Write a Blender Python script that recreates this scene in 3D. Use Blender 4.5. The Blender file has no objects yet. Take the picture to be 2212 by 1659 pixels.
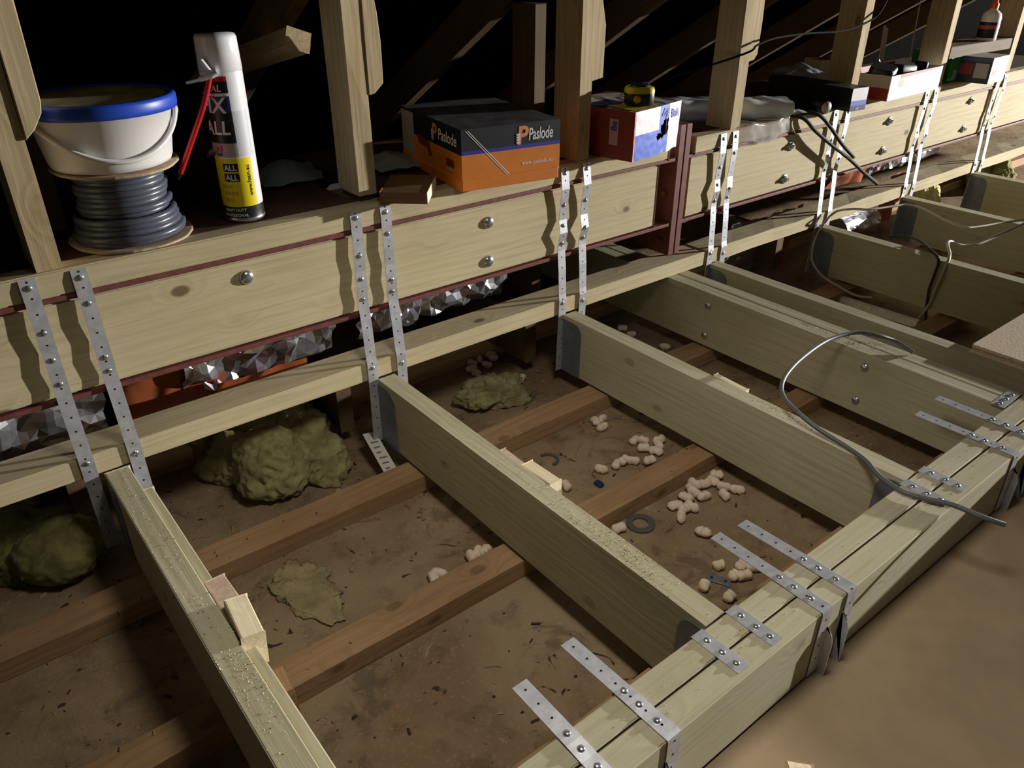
import bpy, bmesh, math, random
from mathutils import Vector, Matrix, noise
random.seed(7)
R = math.radians
C = bpy.context.scene.collection
SC = bpy.context.scene

# ------------------------------------------------------------------ camera, world, lamps, exposure
cam_d = bpy.data.cameras.new('camera'); cam = bpy.data.objects.new('camera', cam_d); C.objects.link(cam)
cam.location = (-0.7696, -1.4870, 0.9154)
cam.rotation_euler = (R(60.4776), 0, R(-38.5293))
cam_d.sensor_width = 36; cam_d.lens = 27.49; cam_d.clip_start = 0.02
SC.camera = cam
w = bpy.data.worlds.new('world'); SC.world = w; w.use_nodes = True
w.node_tree.nodes['Background'].inputs[0].default_value = (0.95, 0.9, 0.8, 1)
w.node_tree.nodes['Background'].inputs[1].default_value = 0.035

def lamp(name, loc, power, size, col):
    d = bpy.data.lights.new(name, 'POINT'); d.energy = power; d.shadow_soft_size = size; d.color = col
    o = bpy.data.objects.new(name, d); C.objects.link(o); o.location = loc
    return o
lamp('work_lamp', (9.5, -3.3, 1.15), 5900, 0.07, (1.0, 0.975, 0.93))
dl = bpy.data.lights.new('overhead_fill_spot', 'SPOT'); dl.energy = 33; dl.spot_size = R(108); dl.spot_blend = .7; dl.shadow_soft_size = .16; dl.color = (1.0, .93, .82)  # added fill spot above the bays, stands for no known lamp
dlo = bpy.data.objects.new('overhead_fill_spot', dl); C.objects.link(dlo); dlo.location = (-.08, -.95, 1.28)
SC.view_settings.view_transform = 'Standard'; SC.view_settings.look = 'None'
SC.view_settings.exposure = 0.0; SC.view_settings.gamma = 1; SC.view_settings.use_curve_mapping = False

# ------------------------------------------------------------------ materials
def lin(c):
    return tuple(((v/255)/12.92 if v/255 <= .04045 else ((v/255+.055)/1.055)**2.4) for v in c) + (1,)
class NT:
    def __init__(s, name):
        s.m = bpy.data.materials.new(name); s.m.use_nodes = True; s.t = s.m.node_tree; s.b = s.t.nodes['Principled BSDF']
    def n(s, typ, **kw):
        x = s.t.nodes.new(typ)
        for k, v in kw.items(): setattr(x, k, v)
        return x
    def l(s, a, b): s.t.links.new(a, b)
    def math(s, op, a, b=None, c=None):
        x = s.n('ShaderNodeMath', operation=op)
        for i, v in enumerate((a, b, c)):
            if v is None: continue
            if isinstance(v, (int, float)): x.inputs[i].default_value = v
            else: s.l(v, x.inputs[i])
        return x.outputs[0]
    def vec(s, scale, off=True):
        tc = s.n('ShaderNodeTexCoord'); mp = s.n('ShaderNodeMapping'); mp.inputs['Scale'].default_value = scale
        if off:
            oi = s.n('ShaderNodeObjectInfo'); ml = s.n('ShaderNodeVectorMath', operation='SCALE')
            ml.inputs[0].default_value = (31.7, 11.3, 17.9); s.l(oi.outputs['Random'], ml.inputs['Scale'])
            ad = s.n('ShaderNodeVectorMath', operation='ADD'); s.l(tc.outputs['Object'], ad.inputs[0]); s.l(ml.outputs[0], ad.inputs[1])
            s.l(ad.outputs[0], mp.inputs['Vector'])
        else: s.l(tc.outputs['Object'], mp.inputs['Vector'])
        return mp.outputs[0]
    def noise(s, vec, scale=1.0, detail=3, rough=.5, dist=0.0):
        x = s.n('ShaderNodeTexNoise'); x.inputs['Scale'].default_value = scale; x.inputs['Detail'].default_value = detail
        x.inputs['Roughness'].default_value = rough; x.inputs['Distortion'].default_value = dist; s.l(vec, x.inputs['Vector'])
        return x.outputs['Fac']
    def rng(s, v, a, b, c=0.0, d=1.0):
        x = s.n('ShaderNodeMapRange', interpolation_type='SMOOTHSTEP'); x.inputs[1].default_value = a; x.inputs[2].default_value = b
        x.inputs[3].default_value = c; x.inputs[4].default_value = d; s.l(v, x.inputs[0]); return x.outputs[0]
    def mix(s, f, a, b):
        x = s.n('ShaderNodeMix', data_type='RGBA')
        if isinstance(f, (int, float)): x.inputs[0].default_value = f
        else: s.l(f, x.inputs[0])
        for i, v in ((6, a), (7, b)):
            if isinstance(v, tuple): x.inputs[i].default_value = v
            else: s.l(v, x.inputs[i])
        return x.outputs[2]
    def bump(s, h, strength, dist):
        x = s.n('ShaderNodeBump'); x.inputs['Strength'].default_value = strength; x.inputs['Distance'].default_value = dist
        s.l(h, x.inputs['Height']); s.l(x.outputs[0], s.b.inputs['Normal'])
    def sep(s, c):
        x = s.n('ShaderNodeSeparateColor'); s.l(c, x.inputs[0]); return x.outputs[0]
    def col(s, c): s.l(c, s.b.inputs['Base Color'])

def wood(name, light, mid, dark, knot, knots=1.0, rings=.5, rough=.75):
    t = NT(name)
    v = t.vec((1, 1, 1)); vk = t.vec((6.0, 10, 10)); vg = t.vec((5, 150, 150)); vl = t.vec((1.1, 7, 7)); vb = t.vec((3, 5, 5))
    vo = t.n('ShaderNodeTexVoronoi'); vo.inputs['Scale'].default_value = 1.0; t.l(vk, vo.inputs['Vector'])
    d = vo.outputs['Distance']
    pick = t.math('GREATER_THAN', t.sep(vo.outputs['Color']), .45); kmask = t.math('MULTIPLY', t.rng(d, 0.14, 0.08), pick)
    halo = t.math('MULTIPLY', t.rng(d, 0.40, 0.10), pick)
    sx = t.n('ShaderNodeSeparateXYZ'); t.l(v, sx.inputs[0])
    nz = t.noise(vl, 1.0, 3, .55, .3)
    rr = t.math('SQRT', t.math('ADD', t.math('MULTIPLY', sx.outputs[1], sx.outputs[1]), t.math('MULTIPLY', sx.outputs[2], sx.outputs[2])))
    ring = t.math('ADD', t.math('ADD', t.math('MULTIPLY', rr, 330.0), t.math('MULTIPLY', nz, 34.0)), t.math('MULTIPLY', halo, 9.0))
    sn = t.math('SINE', ring)
    rm = t.rng(sn, 0.15, 1.0)
    grain = t.noise(vg, 1.0, 4, .6)
    blot = t.noise(vb, 1.0, 2, .5)
    c = t.mix(t.rng(blot, .35, .68), light, mid)
    c = t.mix(t.math('MULTIPLY', rm, rings*.55), c, dark)
    c = t.mix(t.math('MULTIPLY', t.rng(grain, .42, .75), .35), c, dark)
    c = t.mix(t.math('MULTIPLY', halo, .14*knots), c, dark)
    c = t.mix(t.math('MULTIPLY', kmask, .8*knots), c, knot)
    t.col(c); t.b.inputs['Roughness'].default_value = rough
    t.b.inputs['Specular IOR Level'].default_value = .25
    t.bump(t.math('ADD', grain, t.math('MULTIPLY', sn, .15)), .35, .0015)
    return t.m
def plain(name, c, rough=.5, metal=0.0, vary=.0, scale=30, spec=.5, bump=0, alpha=1.0, trans=0.0):
    t = NT(name); c = lin(c)
    if vary:
        n = t.noise(t.vec((scale, scale, scale)), 1, 4, .6)
        t.col(t.mix(t.rng(n, .3, .7), tuple(v*(1-vary) for v in c[:3])+(1,), tuple(min(1, v*(1+vary)) for v in c[:3])+(1,)))
        if bump: t.bump(n, bump, .002)
    else: t.b.inputs['Base Color'].default_value = c
    t.b.inputs['Roughness'].default_value = rough; t.b.inputs['Metallic'].default_value = metal
    t.b.inputs['Specular IOR Level'].default_value = spec
    t.b.inputs['Alpha'].default_value = alpha; t.b.inputs['Transmission Weight'].default_value = trans
    return t.m
def ceiling_mat(name):
    t = NT(name)
    v = t.vec((1, 1, 1), False)
    big = t.noise(v, 3.2, 4, .6, .4); mid = t.noise(v, 14, 4, .6); fine = t.noise(v, 130, 3, .7)
    c = t.mix(t.rng(big, .35, .65), lin((156, 136, 108)), lin((132, 110, 84)))
    c = t.mix(t.math('MULTIPLY', t.rng(mid, .5, .72), .55), c, lin((100, 80, 62)))
    c = t.mix(t.math('MULTIPLY', t.rng(fine, .55, .75), .6), c, lin((176, 156, 126)))
    spot = t.noise(v, 24, 2, .5, 1.2)
    c = t.mix(t.rng(spot, .66, .74), c, lin((70, 54, 46)))
    pat = t.noise(v, 7.5, 5, .7, .8)
    c = t.mix(t.math('MULTIPLY', t.rng(pat, .56, .66), .5), c, lin((84, 74, 62)))
    lig = t.noise(v, 11, 5, .7, 1.4)
    c = t.mix(t.math('MULTIPLY', t.rng(lig, .62, .72), .45), c, lin((186, 170, 140)))
    t.col(c); t.b.inputs['Roughness'].default_value = .95; t.b.inputs['Specular IOR Level'].default_value = .1
    t.bump(t.math('ADD', fine, mid), .6, .004)
    return t.m
M = {}
M['treated'] = wood('treated_pine', lin((200, 186, 150)), lin((190, 176, 140)), lin((150, 132, 96)), lin((84, 64, 40)), 1.0, .28)
M['joist'] = wood('joist_pine', lin((192, 186, 158)), lin((182, 175, 145)), lin((146, 136, 106)), lin((80, 66, 44)), .45, .2)
M['post'] = wood('post_pine', lin((192, 174, 138)), lin((178, 158, 118)), lin((128, 106, 72)), lin((76, 58, 38)), .7, .35)
M['old'] = wood('aged_ceiling_timber', lin((174, 142, 106)), lin((158, 126, 92)), lin((120, 90, 64)), lin((50, 32, 22)), .5, .4)
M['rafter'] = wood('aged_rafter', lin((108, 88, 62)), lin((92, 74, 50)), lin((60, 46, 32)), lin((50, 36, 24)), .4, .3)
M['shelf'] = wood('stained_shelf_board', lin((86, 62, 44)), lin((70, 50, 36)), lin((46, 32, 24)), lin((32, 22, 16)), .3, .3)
M['plyoff'] = wood('brown_plywood', lin((122, 94, 62)), lin((106, 80, 52)), lin((80, 58, 38)), lin((60, 42, 28)), .1, .2)
M['offcut'] = wood('pale_offcut', lin((246, 232, 200)), lin((238, 222, 186)), lin((206, 188, 150)), lin((150, 120, 80)), .2, .15)
M['pinkcut'] = plain('dusty_offcut', (196, 172, 152), .9, vary=.15, scale=120)
M['chip'] = plain('chipboard', (222, 202, 172), .9, vary=.18, scale=160, bump=.3)
M['sheet'] = plain('dusty_floor_sheet', (170, 148, 120), .92, vary=.10, scale=7, spec=.15)
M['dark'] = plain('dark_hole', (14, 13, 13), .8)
M['galv'] = plain('galvanised_steel', (206, 208, 214), .42, .6, vary=.12, scale=55)
M['plate'] = plain('dull_galvanised_steel', (124, 130, 140), .5, .5, vary=.15, scale=40)
M['zinc'] = plain('bright_zinc', (205, 207, 212), .25, .9)
M['oxide'] = plain('red_oxide_paint', (112, 62, 56), .6, vary=.18, scale=50, spec=.35)
M['ceil'] = ceiling_mat('dusty_plasterboard')
M['felt'] = plain('roof_felt', (5, 5, 6), .95, vary=.3, scale=9, spec=.03)
M['foil'] = plain('crumpled_foil', (222, 222, 230), .30, .88)
M['orange_film'] = plain('orange_film', (158, 84, 48), .45, spec=.5)
M['wool'] = plain('glass_wool', (146, 140, 98), .95, vary=.3, scale=22, spec=.1, bump=.8)
M['wool2'] = plain('darker_glass_wool', (124, 118, 74), .95, vary=.35, scale=18, spec=.1, bump=.8)  # darker tone of glass wool for the lower left heap
M['foam'] = plain('foam_peanut', (226, 206, 186), .8, vary=.06, scale=90)
M['foamy'] = plain('yellowed_foam_peanut', (230, 214, 182), .8, vary=.06, scale=90)
M['cable'] = plain('grey_pvc', (98, 98, 100), .45)
M['cabled'] = plain('dark_pvc', (62, 55, 49), .7, spec=.2)
M['cabled2'] = plain('black_pvc', (26, 24, 22), .85, spec=.08)
M['cablew'] = plain('pale_pvc', (176, 168, 150), .5)
M['coil'] = plain('steel_wire_armour_sheath', (84, 88, 102), .32, spec=.6)
M['ply'] = plain('reel_plywood', (186, 164, 134), .85, vary=.15, scale=60)
M['pail'] = plain('white_polypropylene', (232, 230, 228), .4)
M['blue'] = plain('blue_lid', (34, 76, 190), .4)
M['white'] = plain('white_gloss', (236, 235, 238), .22, spec=.6)
M['red'] = plain('red_plastic', (196, 30, 32), .35)
M['yellow'] = plain('label_yellow', (236, 214, 20), .35)
M['yellowd'] = plain('label_mustard', (206, 168, 24), .4)
M['black'] = plain('black_print', (18, 18, 20), .4)
M['blackp'] = plain('black_plastic', (20, 20, 21), .45)
M['navy'] = plain('navy_print', (32, 44, 92), .4)
M['hatch'] = plain('label_hatched', (206, 208, 214), .4)
M['redlab'] = plain('label_red', (176, 36, 40), .4)
M['pinklab'] = plain('label_pink', (226, 130, 128), .4)
M['orange'] = plain('orange_carton', (224, 130, 34), .55, vary=.05, scale=30)
M['carton_black'] = plain('black_carton', (26, 28, 36), .5)
M['carton_top'] = plain('scuffed_black_carton', (78, 78, 84), .6, vary=.45, scale=24)
M['bluep'] = plain('blue_print_band', (48, 50, 170), .5)
M['print'] = plain('white_print', (236, 234, 230), .5)
M['redbox'] = plain('red_carton', (124, 42, 36), .6, vary=.08, scale=20)
M['cardred'] = plain('deep_red_carton', (140, 22, 24), .55)
M['cardblue'] = plain('blue_carton', (40, 92, 214), .45)
M['cardwhite'] = plain('white_carton', (238, 236, 240), .4, spec=.6)
M['cardgrey'] = plain('grey_carton', (170, 162, 156), .7)
M['green'] = plain('green_carton', (30, 124, 62), .45)
M['olive'] = plain('olive_yellow_label', (190, 180, 30), .5)
M['bag'] = plain('clear_polythene', (214, 220, 228), .24, spec=.8, alpha=.93)
M['bag3'] = plain('thin_clear_polythene', (180, 180, 184), .2, spec=.6, alpha=.5)
M['bag2'] = plain('frosted_polythene', (150, 164, 170), .3, spec=.6, alpha=.8)
M['flatgrey'] = plain('grey_aluminium', (196, 186, 178), .4, .3)
M['orangecap'] = plain('orange_nozzle', (226, 96, 30), .4)
M['greyring'] = plain('grey_rubber', (86, 84, 78), .8)
M['bluescrap'] = plain('blue_scrap', (24, 44, 84), .6)
M['paperw'] = plain('whitewashed_wood', (240, 234, 220), .85, vary=.1, scale=60)
M['woold'] = plain('dusty_glass_wool', (152, 140, 106), .95, vary=.25, scale=22, spec=.1, bump=.8)
M['wool_lit'] = plain('lit_glass_wool', (220, 214, 150), .95, vary=.2, scale=22, spec=.1, bump=.8)  # lighter copy of the wool, lamp light painted into its colour
M['paper'] = plain('dusty_paper_label', (206, 202, 192), .8)

# ------------------------------------------------------------------ mesh helpers
class MB:
    def __init__(s): s.v = []; s.f = []; s.mi = []; s.sm = []
    def add(s, vs, fs, mi=0, smooth=False):
        o = len(s.v); s.v += [tuple(v) for v in vs]
        for f in fs: s.f.append(tuple(i+o for i in f)); s.mi.append(mi); s.sm.append(smooth)
    def box(s, x0, x1, y0, y1, z0, z1, mi=0, M4=None):
        vs = [Vector((x, y, z)) for z in (z0, z1) for y in (y0, y1) for x in (x0, x1)]
        if M4: vs = [M4 @ v for v in vs]
        s.add(vs, [(0, 2, 3, 1), (4, 5, 7, 6), (0, 1, 5, 4), (2, 6, 7, 3), (0, 4, 6, 2), (1, 3, 7, 5)], mi)
    def tube(s, pts, r, n=8, mi=0, flat=1.0):
        pts = [Vector(p) for p in pts]; rs = r if isinstance(r, (list, tuple)) else [r]*len(pts)
        vs = []; up = Vector((0, 0, 1)); prev = None
        for i, p in enumerate(pts):
            t = (pts[min(i+1, len(pts)-1)] - pts[max(i-1, 0)]).normalized()
            a = t.cross(up if prev is None else prev)
            if a.length < 1e-4: a = t.cross(Vector((1, 0, 0)))
            a.normalize(); b = a.cross(t).normalized(); prev = b
            for k in range(n):
                q = 2*math.pi*k/n; vs.append(p + a*math.cos(q)*rs[i] + b*math.sin(q)*rs[i]*flat)
        fs = [(i*n+k, i*n+(k+1) % n, (i+1)*n+(k+1) % n, (i+1)*n+k) for i in range(len(pts)-1) for k in range(n)]
        s.add(vs, fs, mi, True)
        s.add(vs[:n], [tuple(range(n))[::-1]], mi); s.add(vs[-n:], [tuple(range(n))], mi)
    def lathe(s, prof, n=40, mi=0, matf=None, M4=None, smooth=True):
        vs = []
        for (r, z) in prof:
            for k in range(n):
                a = 2*math.pi*k/n; q = Vector((r*math.cos(a), r*math.sin(a), z)); vs.append(M4 @ q if M4 else q)
        o = len(s.v); s.v += [tuple(v) for v in vs]
        for i in range(len(prof)-1):
            for k in range(n):
                s.f.append((o+i*n+k, o+i*n+(k+1) % n, o+(i+1)*n+(k+1) % n, o+(i+1)*n+k))
                s.mi.append(matf((k+.5)/n*360, (prof[i][1]+prof[i+1][1])/2) if matf else mi); s.sm.append(smooth)
    def quad(s, a, b, c, d, mi=0): s.add([a, b, c, d], [(0, 1, 2, 3)], mi)
    def build(s, name, mats, parent=None, bevel=0, loc=None):
        me = bpy.data.meshes.new(name); me.from_pydata(s.v, [], s.f)
        mats = mats if isinstance(mats, (list, tuple)) else [mats]
        for m in mats: me.materials.append(m)
        me.polygons.foreach_set('material_index', s.mi); me.polygons.foreach_set('use_smooth', s.sm)
        if bevel:
            bm = bmesh.new(); bm.from_mesh(me); bmesh.ops.remove_doubles(bm, verts=bm.verts, dist=1e-6)
            es = [e for e in bm.edges if len(e.link_faces) == 2 and e.calc_face_angle(0) > .5]
            bmesh.ops.bevel(bm, geom=es, offset=bevel, segments=2, affect='EDGES', profile=.5); bm.to_mesh(me); bm.free()
        me.update()
        o = bpy.data.objects.new(name, me); C.objects.link(o)
        if parent: o.parent = parent
        if loc: o.location = loc
        return o
def tag(o, label, cat, group=None, kind=None):
    o['label'] = label; o['category'] = cat
    if group: o['group'] = group
    if kind: o['kind'] = kind
    return o
def empty(name, loc, label, cat, group=None, rot=(0, 0, 0)):
    o = bpy.data.objects.new(name, None); C.objects.link(o); o.location = loc; o.rotation_euler = rot; o.empty_display_size = .02
    return tag(o, label, cat, group)
def struct(o, label=None):
    o['kind'] = 'structure'
    if label: o['label'] = label
    return o
def link_copy(o, parent, loc=None, rot=None):
    c = o.copy(); C.objects.link(c); c.parent = parent
    if loc: c.location = loc
    if rot: c.rotation_euler = rot
    return c
def timber(name, p0, p1, wy, wz, mat, roll=0.0, bevel=.002, parent=None, cuts=None, wob=0.0):
    """a length of sawn timber whose local X runs from p0 to p1 (centre line)"""
    p0, p1 = Vector(p0), Vector(p1); d = p1-p0; L = d.length
    X = d.normalized(); up = Vector((0, 0, 1)) if abs(X.z) < .95 else Vector((0, 1, 0))
    Y = up.cross(X).normalized(); Z = X.cross(Y)
    b = MB(); n = max(1, int(L/.12)) if wob else 1
    for i in range(n+1):
        q = -L/2 + L*i/n
        e = [Vector((0, 0, 0)) for _ in range(4)]
        if wob and 0 < i < n: e = [Vector((0, random.uniform(-wob, wob), random.uniform(-wob, wob))) for _ in range(4)]
        c0 = (cuts or {}).get('start', 0); c1 = (cuts or {}).get('end', 0)
        for k, (sy, sz) in enumerate(((-1, -1), (1, -1), (1, 1), (-1, 1))):
            dx = 0
            if i == 0: dx = c0*(sz*.5+.5)
            if i == n: dx = -c1*(sz*.5+.5)
            b.v.append(tuple(Vector((q+dx, sy*wy/2, sz*wz/2))+e[k]))
    for i in range(n):
        for k in range(4):
            b.f.append((i*4+k, (i+1)*4+k, (i+1)*4+(k+1) % 4, i*4+(k+1) % 4)[::-1]); b.mi.append(0); b.sm.append(False)
    b.f.append((0, 3, 2, 1)[::-1]); b.mi.append(0); b.sm.append(False)
    b.f.append((n*4, n*4+1, n*4+2, n*4+3)[::-1]); b.mi.append(0); b.sm.append(False)
    o = b.build(name, mat, parent, bevel if not wob else 0)
    mw = Matrix.Translation((p0+p1)/2) @ Matrix(((X.x, Y.x, Z.x, 0), (X.y, Y.y, Z.y, 0), (X.z, Y.z, Z.z, 0), (0, 0, 0, 1))) @ Matrix.Rotation(roll, 4, 'X')
    o.matrix_local = mw
    bm = bmesh.new(); bm.from_mesh(o.data); bmesh.ops.recalc_face_normals(bm, faces=bm.faces); bm.to_mesh(o.data); bm.free()
    return o
def lettering(name, s, size, org, xd, yd, mat, parent, shear=0, bold=0, off=.0006, bend=None, align='LEFT', squash=1.0):
    cu = bpy.data.curves.new('tmp', 'FONT'); cu.body = s; cu.size = size; cu.shear = shear; cu.offset = bold*size; cu.align_x = align
    to = bpy.data.objects.new('tmp', cu); C.objects.link(to)
    me = bpy.data.meshes.new_from_object(to.evaluated_get(bpy.context.evaluated_depsgraph_get()))
    bpy.data.objects.remove(to)
    if bend:
        bm = bmesh.new(); bm.from_mesh(me); xs = [v.co.x for v in bm.verts]; x = min(xs)
        while x < max(xs):
            x += .0022; bmesh.ops.bisect_plane(bm, geom=bm.verts[:]+bm.edges[:]+bm.faces[:], plane_co=(x, 0, 0), plane_no=(1, 0, 0))
        bm.to_mesh(me); bm.free()
    xd = Vector(xd).normalized(); yd = Vector(yd).normalized(); nd = xd.cross(yd); org = Vector(org)
    for v in me.vertices:
        if bend:                                   # wrap on a cylinder: bend = (radius, start angle in radians)
            a = bend[1] + v.co.x*squash/bend[0]; r = bend[0]+off
            v.co = Vector((r*math.cos(a), r*math.sin(a), org.z+v.co.y))
        else: v.co = org + xd*v.co.x*squash + yd*v.co.y + nd*off
    me.materials.clear(); me.materials.append(mat); me.name = name
    o = bpy.data.objects.new(name, me); C.objects.link(o); o.parent = parent
    return o
def smooth_path(pts, k=6):
    pts = [Vector(p) for p in pts]; out = []
    for i in range(len(pts)-1):
        a, b, c, d = pts[max(i-1, 0)], pts[i], pts[i+1], pts[min(i+2, len(pts)-1)]
        for j in range(k):
            t = j/k; out.append(.5*((2*b)+(c-a)*t+(2*a-5*b+4*c-d)*t*t+(3*b-a-3*c+d)*t**3))
    return out+[pts[-1]]
CZ = -.225      # top of the plasterboard of the room below
SH = .413       # shelf level on the steel

# ------------------------------------------------------------------ setting
b = MB(); b.box(-2.6, 11.0, -3.2, 2.3, CZ-.013, CZ); struct(b.build('floor', M['ceil']), 'dusty plasterboard between the joists')
def roofz(y): return .744-.6*(y-.37)
b = MB(); y0, y1 = -1.9, 1.99
b.add([(-2.6, y0, roofz(y0)+.125), (11, y0, roofz(y0)+.125), (11, y1, roofz(y1)+.125), (-2.6, y1, roofz(y1)+.125),
       (-2.6, y0, roofz(y0)+.14), (11, y0, roofz(y0)+.14), (11, y1, roofz(y1)+.14), (-2.6, y1, roofz(y1)+.14)],
      [(0, 1, 2, 3), (7, 6, 5, 4), (0, 4, 5, 1), (1, 5, 6, 2), (2, 6, 7, 3), (3, 7, 4, 0)])
struct(b.build('ceiling', M['felt']), 'dark roofing felt of the sloping roof')

# rafters, one to each truss
rl = ['dark sloping rafter behind the bucket at far left', 'dark sloping rafter behind the spray can',
      'sloping rafter rising behind the orange carton', 'sloping rafter rising behind the red and blue carton',
      'dim sloping rafter behind the grey plastic bag', 'dim sloping rafter behind the long black carton',
      'sloping rafter above the glue bottle', 'sloping rafter beyond the glue bottle at far right']
for i, x in enumerate((-.599, .0475, .673, 1.31, 1.9675, 2.6275, 3.2525, 3.86)):
    ya, yb = -1.0, 1.9
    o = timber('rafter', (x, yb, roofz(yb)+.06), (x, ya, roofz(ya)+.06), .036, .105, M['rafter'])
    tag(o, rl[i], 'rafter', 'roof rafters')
# truss posts standing on the timber over the steel
posts = [(-.620, -.578, .028, 'upright truss post at the far left beside the bucket'),
         (.026, .069, .050, 'upright truss post between the spray can and the orange carton'),
         (.652, .694, .026, 'upright truss post between the orange carton and the red and blue carton'),
         (1.288, 1.332, .025, 'upright truss post in front of the grey plastic bag'),
         (1.945, 1.99, .030, 'upright truss post behind the long black carton'),
         (2.605, 2.65, .040, 'upright truss post between the white carton and the green carton'),
         (3.23, 3.275, .040, 'upright truss post at the far right beside the glue bottle')]
pk = []
for x0, x1, yf, lab in posts:
    zb = SH if x0 != .026 else SH+.014
    zt = roofz(yf+.0955)-.003
    o = timber('truss_post', ((x0+x1)/2, yf+.0475, zb), ((x0+x1)/2, yf+.0475, zt), x1-x0, .095, M['post'], wob=.0012)
    tag(o, lab, 'post', 'truss posts')
b = MB(); b.box(.032, .064, .058, .14, SH, SH+.0138); tag(b.build('packer', M['shelf'], bevel=.001), 'thin dark packer under the truss post right of the spray can', 'packer')
# stub members nailed on the right side of the posts, cut off short
def stub(name, x0, x1, yf, zb, lab, pts=None):
    b = MB(); dep = .07
    pr = pts or [(x0, zb), (x1-.016, zb-.0), (x1, zb+.02), (x1, zb+.13), (x1-.02, zb+.26), (x0, zb+.26)]
    n = len(pr); b.v = [(x, yf, z) for x, z in pr]+[(x, yf+dep, z) for x, z in pr]
    b.f = [tuple(range(n)), tuple(range(n, 2*n))[::-1]]+[(i, i+n, (i+1) % n+n, (i+1) % n) for i in range(n)]
    b.mi = [0]*len(b.f); b.sm = [False]*len(b.f)
    o = b.build(name, M['post'], bevel=.002)
    cx, cz = (x0+x1)/2, zb+.1            # turn the mesh so that its grain (local X) runs up the stub
    for v in o.data.vertices: v.co = Vector((v.co.z-cz, v.co.y-yf, -(v.co.x-cx)))
    o.location = (cx, yf, cz); o.rotation_euler = (0, R(-90), 0)
    tag(o, lab, 'timber stub', 'cut off stubs on the truss posts')
stub('timber_stub', .0695, .112, .048, .634, 'rough sawn stub on the truss post right of the spray can', [(.0695, .634), (.084, .636), (.107, .655), (.108, .735), (.104, .79), (.093, .86), (.0695, .93)])
stub('timber_stub', .6945, .736, .030, .606, 'square cut stub on the truss post right of the orange carton', [(.6945, .606), (.736, .612), (.737, .735), (.72, .8), (.71, .9), (.6945, .9)])
stub('timber_stub', 1.3325, 1.378, .028, .602, 'stub on the truss post in front of the grey plastic bag', [(1.3325, .602), (1.362, .606), (1.376, .622), (1.378, .72), (1.37, .86), (1.3325, .86)])
stub('timber_stub', -.5775, -.535, .022, .633, 'thick pale stub on the post at the far left above the bucket', [(-.5775, .633), (-.56, .648), (-.544, .672), (-.54, .69), (-.538, .86), (-.5775, .9)])
# second row of posts further in
for x, y, zb, lab in ((-.538, .262, SH, 'brown post standing behind the cable reel'), (.681, .215, -.06, 'post standing back behind the orange carton with its edge lit'),
                      ):
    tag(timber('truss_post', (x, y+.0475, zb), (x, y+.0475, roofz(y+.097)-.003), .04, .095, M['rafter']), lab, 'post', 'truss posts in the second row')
# ceiling ties behind the runner
for x, lab in ((-.66, 'dark ceiling tie under the steel below the bucket'), (-.045, 'dark ceiling tie under the steel near the second joist'), (.565, 'dark ceiling tie under the steel left of the third joist'), (1.79, 'dark ceiling tie under the steel near the foil sheet')):
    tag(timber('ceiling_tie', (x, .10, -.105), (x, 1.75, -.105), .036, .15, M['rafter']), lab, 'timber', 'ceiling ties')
# sloping brace behind the spray can: two pieces, their sawn ends towards the viewer
th, ph = R(12), R(20); ax = Vector((0, math.cos(th), -math.sin(th))); oz = Vector((math.sin(ph), math.sin(th)*math.cos(ph), math.cos(th)*math.cos(ph)))
for k, lab in ((.0102, 'upper piece of the double brace end behind the spray can'), (-.0102, 'lower piece of the double brace end behind the spray can')):
    e0 = Vector((-.0125, .18, .736))+oz*k+ax*(.002 if k > 0 else .0)
    tag(timber('brace', e0, e0+ax*.95, .052, .0198, M['post'], roll=ph, bevel=.0012), lab, 'brace')
b = MB(); b.box(-.56, -.265, .88, .92, .737, .765); tag(b.build('batten', plain('grey_batten', (104, 104, 106), .8), bevel=.003), 'dim grey batten in the dark at the upper left', 'batten')

# ------------------------------------------------------------------ steel beams with timber packing
BZ0, BZ1, YF, YB = .160, .366, .020, .153
def coach_bolt(parent, x, y, z, nut=False):
    b = MB(); M4 = Matrix.Translation((x, y, z)) @ Matrix.Rotation(R(90), 4, 'X')
    if nut:
        b.lathe([(.0, .0), (.017, .0), (.017, .002), (.010, .0021)], 20, M4=M4)
        b.lathe([(.0105, .002), (.0105, .010), (.006, .0105), (.006, .018), (0, .018)], 6, M4=M4 @ Matrix.Rotation(random.random(), 4, 'Z'), smooth=False)
    else: b.lathe([(.0155, 0), (.0155, .0015), (.0135, .005), (.009, .008), (.004, .0093), (0, .0095)], 24, M4=M4)
    return b.build('coach_bolt', M['zinc'], parent)
def plate_bolts(parent, x, sx):
    for y in (.052, .125):
        for z in (.105, .255, .412):
            b = MB(); b.lathe([(0, .0), (.013, .0), (.013, .003), (.009, .003), (.009, .010), (0, .0105)], 12, M4=Matrix.Translation((x, y, z)) @ Matrix.Rotation(R(90*sx), 4, 'Y'), smooth=False)
            b.build('bolt', M['oxide'], parent)
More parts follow.
